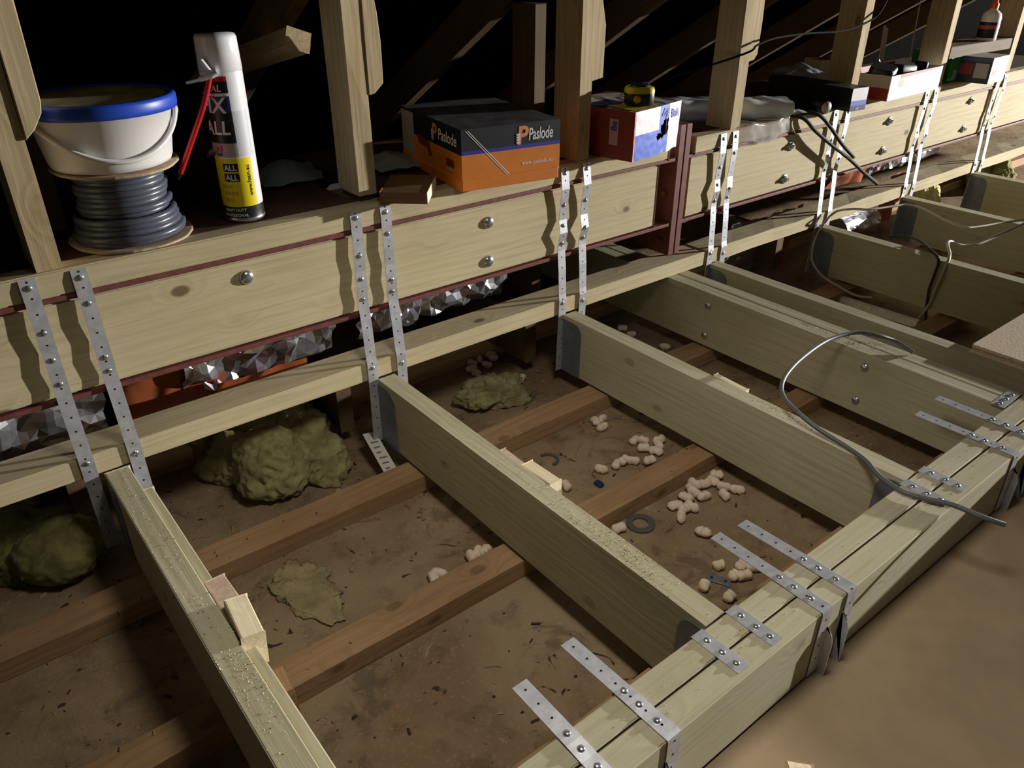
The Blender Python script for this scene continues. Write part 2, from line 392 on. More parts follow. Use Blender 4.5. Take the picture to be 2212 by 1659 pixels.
def beam(x0, x1, packs, bolts, lab, px0, px1, endx, sx, nut):
    e = empty('steel_beam', (0, 0, 0), lab, 'beam', 'steel beams')
    for nm, z0, z1 in (('top_flange', BZ1-.010, BZ1), ('bottom_flange', BZ0, BZ0+.010)):
        b = MB(); b.box(x0, x1, YF, YB, z0, z1); b.build(nm, M['oxide'], e, .0015)
    b = MB(); b.box(x0, x1, .083, .090, BZ0+.01, BZ1-.01); b.build('web', M['oxide'], e)
    b = MB(); b.box(min(endx, endx+sx*.024), max(endx, endx+sx*.024), YF-.003, .16, .066, .458); pl = b.build('end_plate', M['oxide'], e, .002)
    plate_bolts(pl, endx, -1 if sx > 0 else 1) if sx > 0 else None
    for (a, c) in packs:
        t = timber('packing_timber', (a, .054, (BZ0+BZ1)/2), (c, .054, (BZ0+BZ1)/2), .056, BZ1-BZ0-.026, M['treated'], parent=e, bevel=.0025)
    for (x, z) in bolts: coach_bolt(e, x, .0255, z, nut)
    return e
beam(-1.8, 1.045, [(-1.75, .977)], [(-.26, .317), (.36, .308), (.358, .207)], 'red steel beam with one long bolted timber under the bucket and orange carton', 0, 0, 1.045, 1, False)
beam(1.097, 5.2, [(1.115, 3.115), (3.125, 5.1)], [(1.628, .318), (1.624, .208), (2.263, .322), (2.261, .212), (2.927, .326), (2.926, .21)], 'red steel beam with bolted timbers under the grey bag and white carton', 0, 0, 1.097, -1, True)
for a, c, lab in ((-1.7, 1.010, 'flat timber plate on the left steel beam under the bucket and cartons'), (1.123, 5.2, 'flat timber plate on the right steel beam under the white carton')):
    tag(timber('timber_plate', (a, .0435, (BZ1+SH)/2), (c, .0435, (BZ1+SH)/2), .047, SH-BZ1-.0004, M['treated'], bevel=.003), lab, 'plate')
for a, c, lab in ((-1.2, .02, 'dark shelf board behind the cable reel and spray can'), (.1, 1.2, 'dark shelf board behind the orange carton'), (1.22, 3.9, 'dark shelf board behind the black carton')):
    b = MB(); b.box(a, c, .0685, .56, SH-.018, SH-.0004); tag(b.build('shelf_board', M['shelf'], bevel=.001), lab, 'board')

# ------------------------------------------------------------------ joists, runner, trimmers
JD = .172
joists = [(-.616, -.571, 'green tinted floor joist at the lower left with white offcuts beside it'), (0.0, .046, 'floor joist in the middle ending at the second hanger from the left'),
          (.598, .643, 'floor joist with the grey cable crossing its near end'), (1.236, 1.281, 'floor joist just right of the bolted double joist'),
          (1.855, 1.899, 'floor joist carrying the looped cables at the right'), (2.464, 2.508, 'floor joist behind the white looped cable near the right edge'),
          (3.082, 3.127, 'farthest floor joist at the right edge')]
for x0, x1, lab in joists:
    tag(timber('floor_joist', ((x0+x1)/2, -.998, -JD/2), ((x0+x1)/2, -.004, -JD/2), x1-x0, JD, M['joist'], wob=.0008 if x0 > -.1 else .0), lab, 'joist', 'floor joists')
for x0, x1, lab, bl in ((1.041, 1.086, 'left timber of the bolted double joist', 1), (1.091, 1.136, 'right timber of the bolted double joist', 0)):
    j = timber('floor_joist', ((x0+x1)/2, -.998, -JD/2), ((x0+x1)/2, .75, -JD/2), x1-x0, JD, M['joist'])
    tag(j, lab, 'joist', 'double joist')
    if bl:
        iv = j.matrix_basis.inverted()
        for y, z in ((-.162, -.038), (-.163, -.137), (-.668, -.036), (-.666, -.135)):
            b = MB(); b.lathe([(.0115, 0), (.0115, .002), (.0095, .005), (.005, .0075), (0, .008)], 20, M4=iv @ Matrix.Translation((x0, y, z)) @ Matrix.Rotation(R(-90), 4, 'Y'))
            b.build('coach_bolt', M['zinc'], j)
b = MB(); b.box(-.568, -.548, -.86, -.085, -.055, -.012)
o = timber('batten', (-.5605, -.865, -.036), (-.5605, -.085, -.036), .018, .045, M['joist']); tag(o, 'narrow batten fixed along the right side of the lower left joist', 'batten')
for a, c, lab in ((-1.6, 1.216, 'long flat runner timber below the left steel beam'), (1.219, 5.2, 'waney edged runner timber below the right steel beam')):
    tag(timber('runner', (a, .046, .0235), (c, .046, .0235), .088, .046, M['treated'], wob=.0 if a < 0 else .0025), lab, 'runner')
for y, lab in ((-1.0235, 'inner timber of the doubled trimmer at the lower right'), (-1.0725, 'outer timber of the doubled trimmer at the lower right')):
    tag(timber('trimmer', (-1.4, y, -.0725), (5.0, y, -.0725), .0455, .145, M['joist']), lab, 'trimmer')
b = MB(); b.box(-2.5, 6.5, -3.1, -1.0962, -.165, -.1458)
tag(b.build('floor_sheet', M['sheet'], bevel=.001), 'plain tan floor sheet in front of the trimmer at the lower right', 'board')
# old ceiling timbers running under the new joists
for y, wd, lab in ((.30, .07, 'old brown ceiling timber beneath the runner'), (-.152, .074, 'old brown ceiling timber crossing under the far ends of the joists'), (-.525, .066, 'old brown ceiling timber crossing under the middle of the joists'), (-.93, .06, 'old brown ceiling timber close to the trimmer')):
    tag(timber('ceiling_timber', (-2.2, y, -.2025), (6, y, -.2025), wd, .043, M['old'], wob=.0015), lab, 'timber', 'old ceiling timbers')

# ------------------------------------------------------------------ joist hangers with long straps
def strip(path, wdt, th, x0, x1, hole_gap=.030, hr=.0019, nx=None):
    """a perforated strap: path = (y, z) polyline, x drifts from x0 to x1; returns MB with holes as dark discs"""
    b = MB(); P = [Vector((0, y, z)) for y, z in path]; L = [0]
    for i in range(1, len(P)): L.append(L[-1]+(P[i]-P[i-1]).length)
    tot = L[-1]; rows = []
    for i, p in enumerate(P):
        t = (P[min(i+1, len(P)-1)]-P[max(i-1, 0)]).normalized(); nrm = Vector((0, t.z, -t.y))
        x = x0+(x1-x0)*L[i]/tot
        rows.append((Vector((x, p.y, p.z)), nrm))
    vs = []
    for c, nrm in rows:
        for sx, sn in ((-1, 0), (1, 0), (1, 1), (-1, 1)): vs.append(c+Vector((sx*wdt/2, 0, 0))+nrm*th*sn)
    n = len(rows); fs = []
    for i in range(n-1):
        for k in range(4): fs.append((i*4+k, i*4+(k+1) % 4, (i+1)*4+(k+1) % 4, (i+1)*4+k))
    fs += [(0, 3, 2, 1), ((n-1)*4, (n-1)*4+1, (n-1)*4+2, (n-1)*4+3)]
    b.add(vs, fs, 0)
    def at(s):
        for i in range(n-1):
            if L[i+1] >= s:
                f = (s-L[i])/(L[i+1]-L[i]); c = rows[i][0].lerp(rows[i+1][0], f); t = (P[i+1]-P[i]).normalized()
                return c, t, Vector((0, t.z, -t.y))
        return rows[-1][0], (P[-1]-P[-2]).normalized(), rows[-1][1]
    s = .014; b.at = at; b.tot = tot
    while s < tot-.01:
        c, t, nr = at(s)
        ring = [c+nr*(th+.0003)+(Vector((1, 0, 0))*math.cos(a)+t*math.sin(a))*hr for a in [2*math.pi*k/8 for k in range(8)]]
        b.add(ring, [tuple(range(8))], 1); b.add(ring, [tuple(range(8))[::-1]], 1)
        s += hole_gap
    return b
nb = MB(); nb.lathe([(.0058, 0), (.0055, .0014), (.0035, .0026), (0, .003)], 12)
nail_mesh = None
def nails(parent, b, ss, th):
    global nail_mesh
    for s in ss:
        c, t, nr = b.at(s)
        if nail_mesh is None:
            o = nb.build('nail', M['zinc'], parent); nail_mesh = o.data
        else:
            o = bpy.data.objects.new('nail', nail_mesh); C.objects.link(o); o.parent = parent
        q = Vector((0, 0, 1)).rotation_difference(nr) @ Matrix.Rotation(R(random.uniform(-14, 14)), 3, 'X').to_quaternion()
        o.rotation_mode = 'QUATERNION'; o.rotation_quaternion = q; o.location = c+nr*th
def side_plate(b, x, s, ya, yb, z0, z1, th=.0016):
    """side flange of a hanger: rounded upper front corner, in the plane x"""
    r = .03; dy = 1 if yb > ya else -1
    pr = [(ya, z0), (yb, z0), (yb, z1-r)]+[(yb-dy*r*(1-math.cos(a)), z1-r+r*math.sin(a)) for a in (R(30), R(60), R(90))]+[(ya, z1)]
    n = len(pr); xa, xb = x, x+s*th
    b.add([(xa, y, z) for y, z in pr]+[(xb, y, z) for y, z in pr], [tuple(range(n)), tuple(range(n, 2*n))[::-1]]+[(i, i+n, (i+1) % n+n, (i+1) % n) for i in range(n)])
def hanger(j, tops, mids, lab, wob):
    x0, x1 = j
    e = empty('joist_hanger', ((x0+x1)/2, 0, 0), lab, 'joist hanger', 'joist hangers strapped down from the steel')
    cx = (x0+x1)/2
    for k in (0, 1):
        y = YF-.0030
        path = [(y+.012, SH-.008+.002), (y+.001, SH-.006), (y-.001, .392), (y-.0005-wob[k], .352), (y-.003, .31), (y-.0008, .27), (y-.002-wob[k], .235), (y-.0012, .198), (y-.002, .185), (.0075, .13), (.0015, .062), (-.0018, .044), (-.0016, .01), (-.0016, -JD)]
        b = strip(path, .0265, .0013, tops[k]-cx, mids[k]-cx)
        st = b.build('strap', [M['galv'], M['dark']], e)
        nails(st, b, [.025, random.choice((.075, .11)), .165+.02*k, .215, .385+.012*k], .0013)
    for s, x in ((-1, x0-.0006), (1, x1+.0006)):
        b = MB(); side_plate(b, x-cx, s, -.0003, -.078, -JD-.001, -.012); b.build('side_plate', M['plate'], e)
    b = MB(); b.box(x0-.001-cx, x1+.001-cx, -.078, -.0003, -JD-.0022, -JD-.0006); b.build('seat', M['plate'], e)
    return e
hl = [(0, (-.640, -.558), (-.640, -.550), 'grey joist hanger with two long straps at the far left joist', (.001, .001)),
      (1, (-.006, .068), (-.013, .070), 'joist hanger strapped below the truss post right of the spray can', (.001, .001)),
      (2, (.603, .680), (.588, .665), 'shiny joist hanger strapped below the post beside the orange carton', (.007, .008)),
      (3, (1.250, 1.308), (1.224, 1.296), 'shiny joist hanger strapped just right of the steel splice', (.006, .004)),
      (4, (1.862, 1.938), (1.840, 1.908), 'shiny joist hanger strapped below the long black carton', (.004, .004)),
      (5, (2.500, 2.572), (2.452, 2.520), 'shiny joist hanger strapped below the post right of the white carton', (.004, .006)),
      (6, (3.130, 3.200), (3.068, 3.140), 'farthest joist hanger strapped near the right edge', (.004, .004))]
for i, t, m_, lab, wob in hl: hanger(joists[i][:2], t, m_, lab, wob)
# hangers over the trimmer: for the joists that are there (strap ends flat on top), and empty ones for joists still to come
for i, xs, ye, lab in ((1, (-.0225, .0585), -1.086, 'joist hanger of the middle joist with strap ends nailed on the trimmer'), (2, (.591, .661), -1.086, 'joist hanger of the cable crossed joist with strap ends nailed on the trimmer')):
    x0, x1 = joists[i][:2]; cx = (x0+x1)/2
    e = empty('joist_hanger', (cx, -1.0, 0), lab, 'joist hanger', 'joist hangers on the trimmer')
    for x in xs:
        b = strip([(.0018, -.145), (.0018, -.002), (.0008, .0002), (-.004, .0004), (ye+1.0, .0004)], .0265, .0013, x-cx, x-cx, hr=.0019)
        st = b.build('strap', [M['galv'], M['dark']], e); nails(st, b, [.165, .193, .218], .0013)
    for s, x in ((-1, x0-.0006), (1, x1+.0006)):
        b = MB(); side_plate(b, x-cx, s, .0003, .052, -JD-.001, -.01); b.build('side_plate', M['plate'], e)
    b = MB(); b.box(x0-.001-cx, x1+.001-cx, .002, .052, -JD-.0022, -JD-.0006); b.build('seat', M['plate'], e)
for xs, yi, tip, lab in (((-.297, -.181), (-.905, -.890), (-.005, .010), 'empty joist hanger on the trimmer nearest the viewer with long strap ends'),
                    ((.174, .250), (-.874, -.882), (-.004, .010), 'empty joist hanger on the trimmer between the middle joist and the cable crossed joist'),
                    ((.868, .962), (-.890, -.884), (.014, .004), 'empty joist hanger on the trimmer by the double joist')):
    cx = sum(xs)/2
    e = empty('joist_hanger', (cx, -1.05, 0), lab, 'joist hanger', 'joist hangers on the trimmer')
    for x, y, tp in zip(xs, yi, (0, 1)):
        b = strip([(y+1.05, .0025), (.03, .0022), (.0, .0008), (-.04, .0008), (-.0460, .0006), (-.0468, -.004), (-.0468, -.14)], .0265, .0013, x+tip[tp]*-.8-cx, x-cx, hr=.0019, hole_gap=.0285)
        st = b.build('strap', [M['galv'], M['dark']], e); d = abs(y+1.0); nails(st, b, [d+.006, d+.034, d+.066], .0013)
    for s, x in ((-1, xs[0]+.014), (1, xs[1]-.014)):
        b = MB(); side_plate(b, x-cx, -s, -.0470, -.062, -.146, -.04); b.build('side_plate', M['galv'], e)
    b = MB(); b.box(xs[0]+.014-cx, xs[1]-.014-cx, -.062, -.047, -.1472, -.146); b.build('seat', M['plate'], e)
e = empty('strap_plate', (1.078, -.985, .0003), 'short nailed strap across the near end of the double joist', 'strap')
b = MB(); b.box(-.045, .045, -.0135, .0135, .0, .0014); pl = b.build('plate', M['galv'], e)
for x in (-.03, .0, .03):
    o = bpy.data.objects.new('nail', nail_mesh); C.objects.link(o); o.parent = e; o.location = (x, 0, .0014)

# ------------------------------------------------------------------ chipboard deck at the right
b = MB()
e = empty('chipboard_panel', (1.262, -.822, 0), 'pale chipboard floor panel with a grooved edge at the right', 'board')
b.box(0, 1.1, -1.0, 0, .0145, .0215); b.box(.007, 1.1, -1.0, 0, .0070, .0146); b.box(-.004, 1.1, -1.0, 0, .0004, .0071)
b.build('panel', M['chip'], e, 0)
# ------------------------------------------------------------------ offcuts beside and on joists
def block(name, lab, cat, loc, rot, sx, sy, sz, mat, bev=.0015, group=None):
    o = timber(name, (-sx/2, 0, 0), (sx/2, 0, 0), sy, sz, mat, bevel=bev)
    o.location = loc; o.rotation_euler = rot
    return tag(o, lab, cat, group)
block('timber_offcut', 'bright pale wood offcut wedged beside the lower left joist', 'offcut', (-.5505, -.545, -.022), (R(4), R(3), R(84)), .098, .034, .060, M['offcut'])
block('timber_offcut', 'dusty pinkish offcut wedged behind the bright one at the lower left joist', 'offcut', (-.5505, -.452, -.034), (0, R(-4), R(92)), .072, .034, .05, M['pinkcut'])
block('timber_offcut', 'dusty dark offcut lying under the bright one by the lower left joist', 'offcut', (-.542, -.625, -.105), (0, R(8), R(82)), .06, .036, .06, M['old'])
block('timber_offcut', 'white topped offcut wedged at the right side of the middle joist', 'offcut', (.063, -.535, -.026), (0, R(2), R(90)), .088, .028, .05, M['offcut'])
block('timber_offcut', 'dusty offcut wedged behind the white topped one at the middle joist', 'offcut', (.056, -.452, -.03), (0, R(-3), R(91)), .07, .017, .045, M['pinkcut'])
block('timber_offcut', 'thin pale sliver of wood wedged at the joist left of the double joist', 'offcut', (.6525, -.54, -.02), (0, R(-2), R(90)), .092, .0155, .04, M['offcut'])
block('plywood_offcut', 'dark plywood offcut with a pale cut edge left of the orange carton', 'offcut', (.145, .037, SH+.0135), (0, 0, R(-41)), .104, .150, .025, M['plyoff'])
b = MB(); M4 = Matrix.Translation((.145, .037, SH+.0135)) @ Matrix.Rotation(R(-41), 4, 'Z')
b.box(.0519, .0526, -.074, .074, -.0122, .0122, M4=M4)
o = b.build('cut_edge', M['offcut']); q = bpy.data.objects['plywood_offcut']; o.parent = q; o.matrix_parent_inverse = q.matrix_basis.inverted(); o['label'] = 'pale freshly sawn edge'

exec_after = []
# ------------------------------------------------------------------ cable reel, bucket, spray can
RX, RY = -.430, .132
e = empty('cable_reel', (RX, RY, SH), 'plywood reel of thick dark grey cable under the bucket', 'cable reel')
def disc(z, r, th, tilt, ph, name, sag=0):
    b = MB(); n = 48
    prof = [(.0, th/2), (r-.002, th/2), (r, th/2-.001), (r, -th/2+.001), (r-.002, -th/2), (0, -th/2)]
    vs = []
    for (rr, zz) in prof:
        for k in range(n):
            a = 2*math.pi*k/n; wv = 1+.012*math.sin(5*a+ph)+.006*math.sin(13*a)
            vs.append((rr*wv*math.cos(a), rr*wv*math.sin(a), z+zz+sag*math.sin(2*a+ph)*(rr/r)**2))
    b.add(vs, [(i*n+k, i*n+(k+1) % n, (i+1)*n+(k+1) % n, (i+1)*n+k)[::-1] for i in range(len(prof)-1) for k in range(n)], 0, False)
    return b.build(name, M['ply'], e)
disc(.0035, .112, .005, 0, .4, 'lower_flange'); disc(.140, .112, .005, 0, 1.2, 'upper_flange', .0018)
b = MB(); b.lathe([(.045, .004), (.045, .139)], 32); b.build('core', M['ply'], e)
b = MB(); path = []; turns = 12
for i in range(turns*28+1):
    t = i/(turns*28); a = i/28*2*math.pi; lay = .074+.022*max(0, 1-t*2.1)+.004*math.sin(a*.37)+.003*(int(i/28) % 2)
    path.append((lay*math.cos(a), lay*math.sin(a), .0135+.120*t+.0012*math.sin(a*2)))
b.tube(path, .0066, 8); b.build('cable_coil', M['coil'], e)
b = MB(); pth = [(.090*math.cos(a), .090*math.sin(a), .030+.01*math.sin(a)) for a in [2*math.pi*k/40-2 for k in range(41)]]
b.tube(pth, .0064, 8); pth = [(.0945*math.cos(a), .0945*math.sin(a), .0145+.003*math.cos(a)) for a in [2*math.pi*k/40-1 for k in range(41)]]
b.tube(pth, .0064, 8); b.build('cable_tail', M['coil'], e)
PZ = SH+.1427
e = empty('bucket', (RX-.004, RY-.002, PZ), 'small white plastic bucket with a blue lid on the cable reel', 'bucket', rot=(R(0), R(0), 0))
b = MB(); b.lathe([(0, .0005), (.096, .0005), (.103, .004), (.1065, .012), (.122, .106), (.1255, .106), (.1255, .111), (0, .111)], 56); b.build('pail_body', M['pail'], e)
b = MB(); b.lathe([(.1265, .096), (.131, .097), (.1325, .104), (.1325, .116), (.130, .121), (.124, .1215), (.121, .1165), (0, .1165)], 56, matf=lambda a, z: 0)
lid = b.build('lid', M['blue'], e)
b = MB(); b.lathe([(.119, .1167), (.116, .1185), (.112, .1172), (0, .1172)], 48); b.build('lid_panel', plain('dusty_lid_panel', (120, 112, 84), .7, vary=.4, scale=14), lid)
b = MB(); hp = []
for k in range(25):
    a = R(-14) + (R(-166)-R(-14))*k/24; t = k/24; drop = math.sin(math.pi*t)
    zz = .092-.068*drop; rr = .1075+.0165*(zz/.106)+.0045
    hp.append((rr*math.cos(a), rr*math.sin(a), zz))
b.tube(smooth_path(hp, 2), .0045, 8); b.build('handle', M['pail'], e)
b = MB()
for a in (R(-14), R(-166)):
    b.lathe([(0, 0), (.011, 0), (.011, .008), (.006, .011), (0, .011)], 14, M4=Matrix.Translation((.121*math.cos(a), .121*math.sin(a), .088)) @ Matrix.Rotation(a, 4, 'Z') @ Matrix.Rotation(R(90), 4, 'Y'))
b.build('handle_lug', M['pail'], e)

KX, KY, KR = -.212, .106, .0395
ang = math.degrees(math.atan2(-1.487-KY, -.7696-KX))   # toward the camera side of the can
e = empty('spray_can', (KX, KY, SH+.0004), 'tall white and yellow spray foam can on the shelf right of the bucket', 'spray can', rot=(0, 0, R(ang)))
H = .352
def zmat(a, z):
    a = (a+180) % 360-180; f = z/H
    panel = -96 < a < 12          # printed front panel (turned to the left of the viewer)
    if f < .028: return 7
    if f < .095: return 3
    if f < .375: return (4 if a < 45 else 0) if a > -118 and f < .37 and a < 46 else 0
    if panel:
        if f < .452: return 9
        if f < .47: return 3
        if f < .62: return 3
        if f < .70: return 5
        if f < .715: return 0
        if f < .775: return 3
        if f < .80: return 8
        return 0
    if 12 <= a < 60 and f < .60: return 6
    return 0
zz = [0, .004, .010, .0101]+[H*f for f in (.0281, .06, .095, .15, .2, .26, .31, .37, .375, .41, .452, .47, .52, .57, .62, .66, .70, .715, .74, .775, .80, .82)]
prof = [(0, .0), (KR-.004, 0), (KR+.0008, .002), (KR+.0008, .007)]+[(KR, z) for z in zz[4:]]
b = MB(); b.lathe(prof, 72, matf=zmat)
body = b.build('can_body', [M['white'], M['red'], M['yellow'], M['black'], M['yellow'], M['navy'], M['hatch'], M['zinc'], M['redlab'], M['cardgrey']], e)
b = MB(); b.lathe([(KR-.0005, H*.82), (KR+.0006, H*.822), (KR-.0012, H*.985), (KR-.004, H), (0, H)], 72); b.build('cap', M['white'], e)
def ct(s, size, deg, z, mat, shear=0, bold=.02, squash=1): lettering('lettering', s, size, (0, 0, z), (1, 0, 0), (0, 0, 1), mat, body, shear, bold, .0005, (KR, R(deg)), squash=squash)
ct('TAL', .017, -52, H*.725, M['print'], .15); ct('FIX', .040, -84, H*.615, M['print'], .1, .02, .95); ct('ALL', .036, -84, H*.50, M['print'], .1, .02, .95)
ct('High Tack', .010, -88, H*.385, M['black'], 0, .02, .9)
for f, mt in ((.30, 0), (.245, 1)):
    bb = MB(); n = 10; zc = H*f
    vs = []
    for k in range(n+1):
        a = R(-42+44*k/n); vs += [((KR+.0003)*math.cos(a), (KR+.0003)*math.sin(a), zc-.0015), ((KR+.0003)*math.cos(a), (KR+.0003)*math.sin(a), zc+.0145)]
    bb.add(vs, [(2*k, 2*k+2, 2*k+3, 2*k+1) for k in range(n)]); bb.build('label_panel', M['black'], body)
    ct('ALL', .0155, -38, zc+.001, M['print'], 0, .02, .95)
ct('SEALS', .0095, -58, H*.205, M['yellowd'], 0, .03); ct('BONDS', .0095, -54, H*.165, M['yellowd'], 0, .03); ct('FILLS', .0095, -52, H*.125, M['yellowd'], 0, .03)
ct('HEAVY DUTY', .0085, -62, H*.068, M['print'], .1, .02, .9); ct('PROFESSIONAL', .0085, -66, H*.038, M['print'], .1, .02, .9)
bb = MB(); n = 20; vs = [(0, 0, 0)]
zc = H*.425; ac = R(-40)
ring = []
for k in range(n):
    t = 2*math.pi*k/n; a = ac+.45*math.cos(t); ring.append(((KR+.0003)*math.cos(a), (KR+.0003)*math.sin(a), zc+.0125*math.sin(t)))
bb.add(ring, [tuple(range(n))]); bb.build('label_badge', M['pinklab'], body)
ct('x3', .015, -54, H*.41, M['redlab'], .2, .03)
le = lettering('lettering', 'www.foam.eu', .011, (0, 0, 0), (0, 0, 1), (-1, 0, 0), M['black'], body, 0, .02, 0)
for v in le.data.vertices:
    a = R(34)+(v.co.x)/KR; v.co = Vector(((KR+.0006)*math.cos(a), (KR+.0006)*math.sin(a), H*.155+v.co.z))
# trigger straw with its red tube hanging at the left front, dried foam smear
a0 = R(-30)
tip = Vector((KR*math.cos(a0), KR*math.sin(a0), H*.80))
b = MB(); b.tube(smooth_path([tip+Vector((.004, .0, .004)), tip+Vector((.008, -.022, -.05)), tip+Vector((.010, -.059, -.12)), tip+Vector((.011, -.0860, -.170))], 5), .0052, 10)
b.build('nozzle_tube', M['red'], e)
b = MB(); b.tube([tip+Vector((.011, -.0860, -.170)), tip+Vector((.0112, -.0920, -.181))], [.0045, .003], 10); b.build('tube_tip', M['blackp'], e)
b = MB(); b.tube(smooth_path([tip+Vector((.010, .012, .008)), tip+Vector((.010, -.004, .002)), tip+Vector((.004, -.022, -.004)), tip+Vector((-.008, -.044, -.010))], 5), [.0065]*5+[.005]*5+[.003]*6, 8)
b.tube(smooth_path([tip+Vector((.003, -.012, .03)), tip+Vector((.004, -.006, .02)), tip+Vector((.004, .004, .004))], 4), .005, 8); b.build('foam_smear', M['white'], e)

# ------------------------------------------------------------------ cartons on the shelf
def carton(name, lab, loc, rz, W, D, Hh, faces, mats, top=None, skew=0):
    """front at y=0 facing -Y, x to the right, y into depth"""
    e = empty(name, loc, lab, 'carton', rot=(0, 0, R(rz)))
    return e
W1, D1, H1 = .262, .345, .138
e = carton('carton', 'orange and black nail carton on the shelf between two posts', (.252, -.022, SH+.0006), -9, W1, D1, H1, None, None)
b = MB(); zb = H1*.50
b.v = []; T = .0
def cbox(b, x0, x1, y0, y1, z0, z1, f, l, r_, k, t, bo): 
    V = [(x0, y0, z0), (x1, y0, z0), (x1, y1, z0), (x0, y1, z0), (x0, y0, z1), (x1, y0, z1), (x1, y1, z1), (x0, y1, z1)]
    for fc, m in (((0, 1, 5, 4), f), ((3, 0, 4, 7), l), ((1, 2, 6, 5), r_), ((2, 3, 7, 6), k), ((4, 5, 6, 7), t), ((3, 2, 1, 0), bo)):
        if m is not None: b.add([V[i] for i in fc], [(0, 1, 2, 3)], m)
cm = [M['orange'], M['carton_black'], M['carton_top'], M['bluep'], M['cardgrey']]
cbox(b, 0, W1, 0, D1, .022, zb+.012, 0, 0, 0, 0, None, 0)
cbox(b, 0, W1, 0, D1, zb+.012, zb+.0205, 3, 1, 3, 0, None, None)
cbox(b, 0, W1, 0, D1, zb+.0205, H1, 1, 1, 1, 1, 2, None)
bd = b.build('carton_body', cm, e)
b = MB(); cbox(b, -.0025, W1-.004, -.0032, D1, .0, .026, 0, 0, 0, 0, 0, 0); b.build('carton_tray', M['orange'], e, .002)
b = MB(); b.box(-.0006, .0, D1*.78, D1-.002, .03, H1-.006); b.build('end_flap', M['cardgrey'], e)
lettering('lettering', 'Paslode', .038, (W1*.665, -.0, H1*.715), (1, 0, 0), (0, 0, 1), M['print'], bd, .12, .016, .0006, squash=.57)
lettering('lettering', 'Paslode', .036, (0, D1*.36, H1*.70), (0, -1, 0), (0, 0, 1), M['print'], bd, .12, .016, .0006, squash=.9)
lettering('lettering', 'www.paslode.eu', .0128, (W1*.60, 0, H1*.31), (1, 0, 0), (0, 0, 1), M['print'], bd, 0, .0, .0006)
def p_logo(org, xd, s):
    lettering('logo', 'P', .062*s, org, xd, (0, 0, 1), plain('logo_orange', (236, 150, 96), .5), bd, .1, .03, .0007, squash=1.0)
    b = MB(); xd = Vector(xd); nrm = xd.cross(Vector((0, 0, 1)))
    for k in range(4):
        c = Vector(org)+nrm*.0011+xd*(.0065*s-.002)+Vector((0, 0, .004+.0066*k))*s
        pts = [c+(xd*(.0062*math.cos(t))+Vector((0, 0, .0028*math.sin(t))))*s for t in [2*math.pi*i/12 for i in range(12)]]
        b.add(pts, [tuple(range(12))], 0)
    b.build('logo', M['print'], bd)
p_logo((W1*.545, 0, H1*.665), (1, 0, 0), .9); p_logo((0, D1*.46, H1*.66), (0, -1, 0), .85)
b = MB()                                  # diagonal tear strip on the front
for k, dx in ((0, 0), (1, .006)):
    b.add([(.010+dx, -.0006, H1-.004), (.0122+dx, -.0006, H1-.004), (.118+dx, -.0006, .026), (.1155+dx, -.0006, .026)], [(0, 1, 2, 3)], 0)
b.build('tear_strip', M['print'], bd)
b = MB(); b.quad((-.0006, D1*.24, .062), (-.0006, D1*.12, .062), (-.0006, D1*.12, .044), (-.0006, D1*.24, .044), 0); b.quad((-.0006, D1*.24, .042), (-.0006, D1*.12, .042), (-.0006, D1*.12, .036), (-.0006, D1*.24, .036), 1)
b.build('print_panel', [M['redbox'], M['cardgrey']], bd)
b = MB(); b.add([(-.0006, D1*.72, .09), (-.0006, D1*.50, .078), (-.0006, D1*.50, .066), (-.0006, D1*.46, .05), (-.0006, D1*.52, .045), (-.0006, D1*.55, .062), (-.0006, D1*.70, .066)], [tuple(range(7))]); b.build('print_panel', M['redbox'], bd)

W2, D2, H2 = .232, .235, .125
e = carton('carton', 'torn red, blue and white carton on the shelf beside the steel splice', (.757, -.072, SH+.0006), 12, W2, D2, H2, None, None)
b = MB(); n = 14
cbox(b, 0, W2, 0.001, D2, 0, H2, None, 0, 1, 0, None, 1)
gx = [W2*i/72 for i in range(73)]; gz = [H2*i/48 for i in range(49)]
rg = lambda x, z: .006*noise.noise(Vector((x*90, z*90, 4)))
hole = lambda x, z: hole0(x+rg(x, z), z+rg(z, x))
hole0 = lambda x, z: ((x-.150)/.020)**2+((z-.064)/.020)**2 < 1 or (abs(x-.158) < .011 and .045 < z < .088) or ((x-.128)/.02)**2+((z-.047)/.006)**2 < 1
o0 = len(b.v)
for z in gz:
    for x in gx: b.v.append((x, -.004*math.sin(math.pi*x/W2)-.004*max(0, (x/W2-.75))*4*(z/H2-.2)+.0005*noise.noise(Vector((x*50, z*50, 3))), z+(.004*noise.noise(Vector((x*30, 5, 1))) if z == 0 else 0)))
for j in range(48):
    for i in range(72):
        x, z = (gx[i]+gx[i+1])/2, (gz[j]+gz[j+1])/2
        if hole(x, z): continue
        m = 1 if x > .172 else (2 if (z < .066 or x > .118) else 1)
        if x < .006: m = 3
        a = o0+j*73+i; b.f.append((a, a+1, a+74, a+73)); b.mi.append(m); b.sm.append(True)
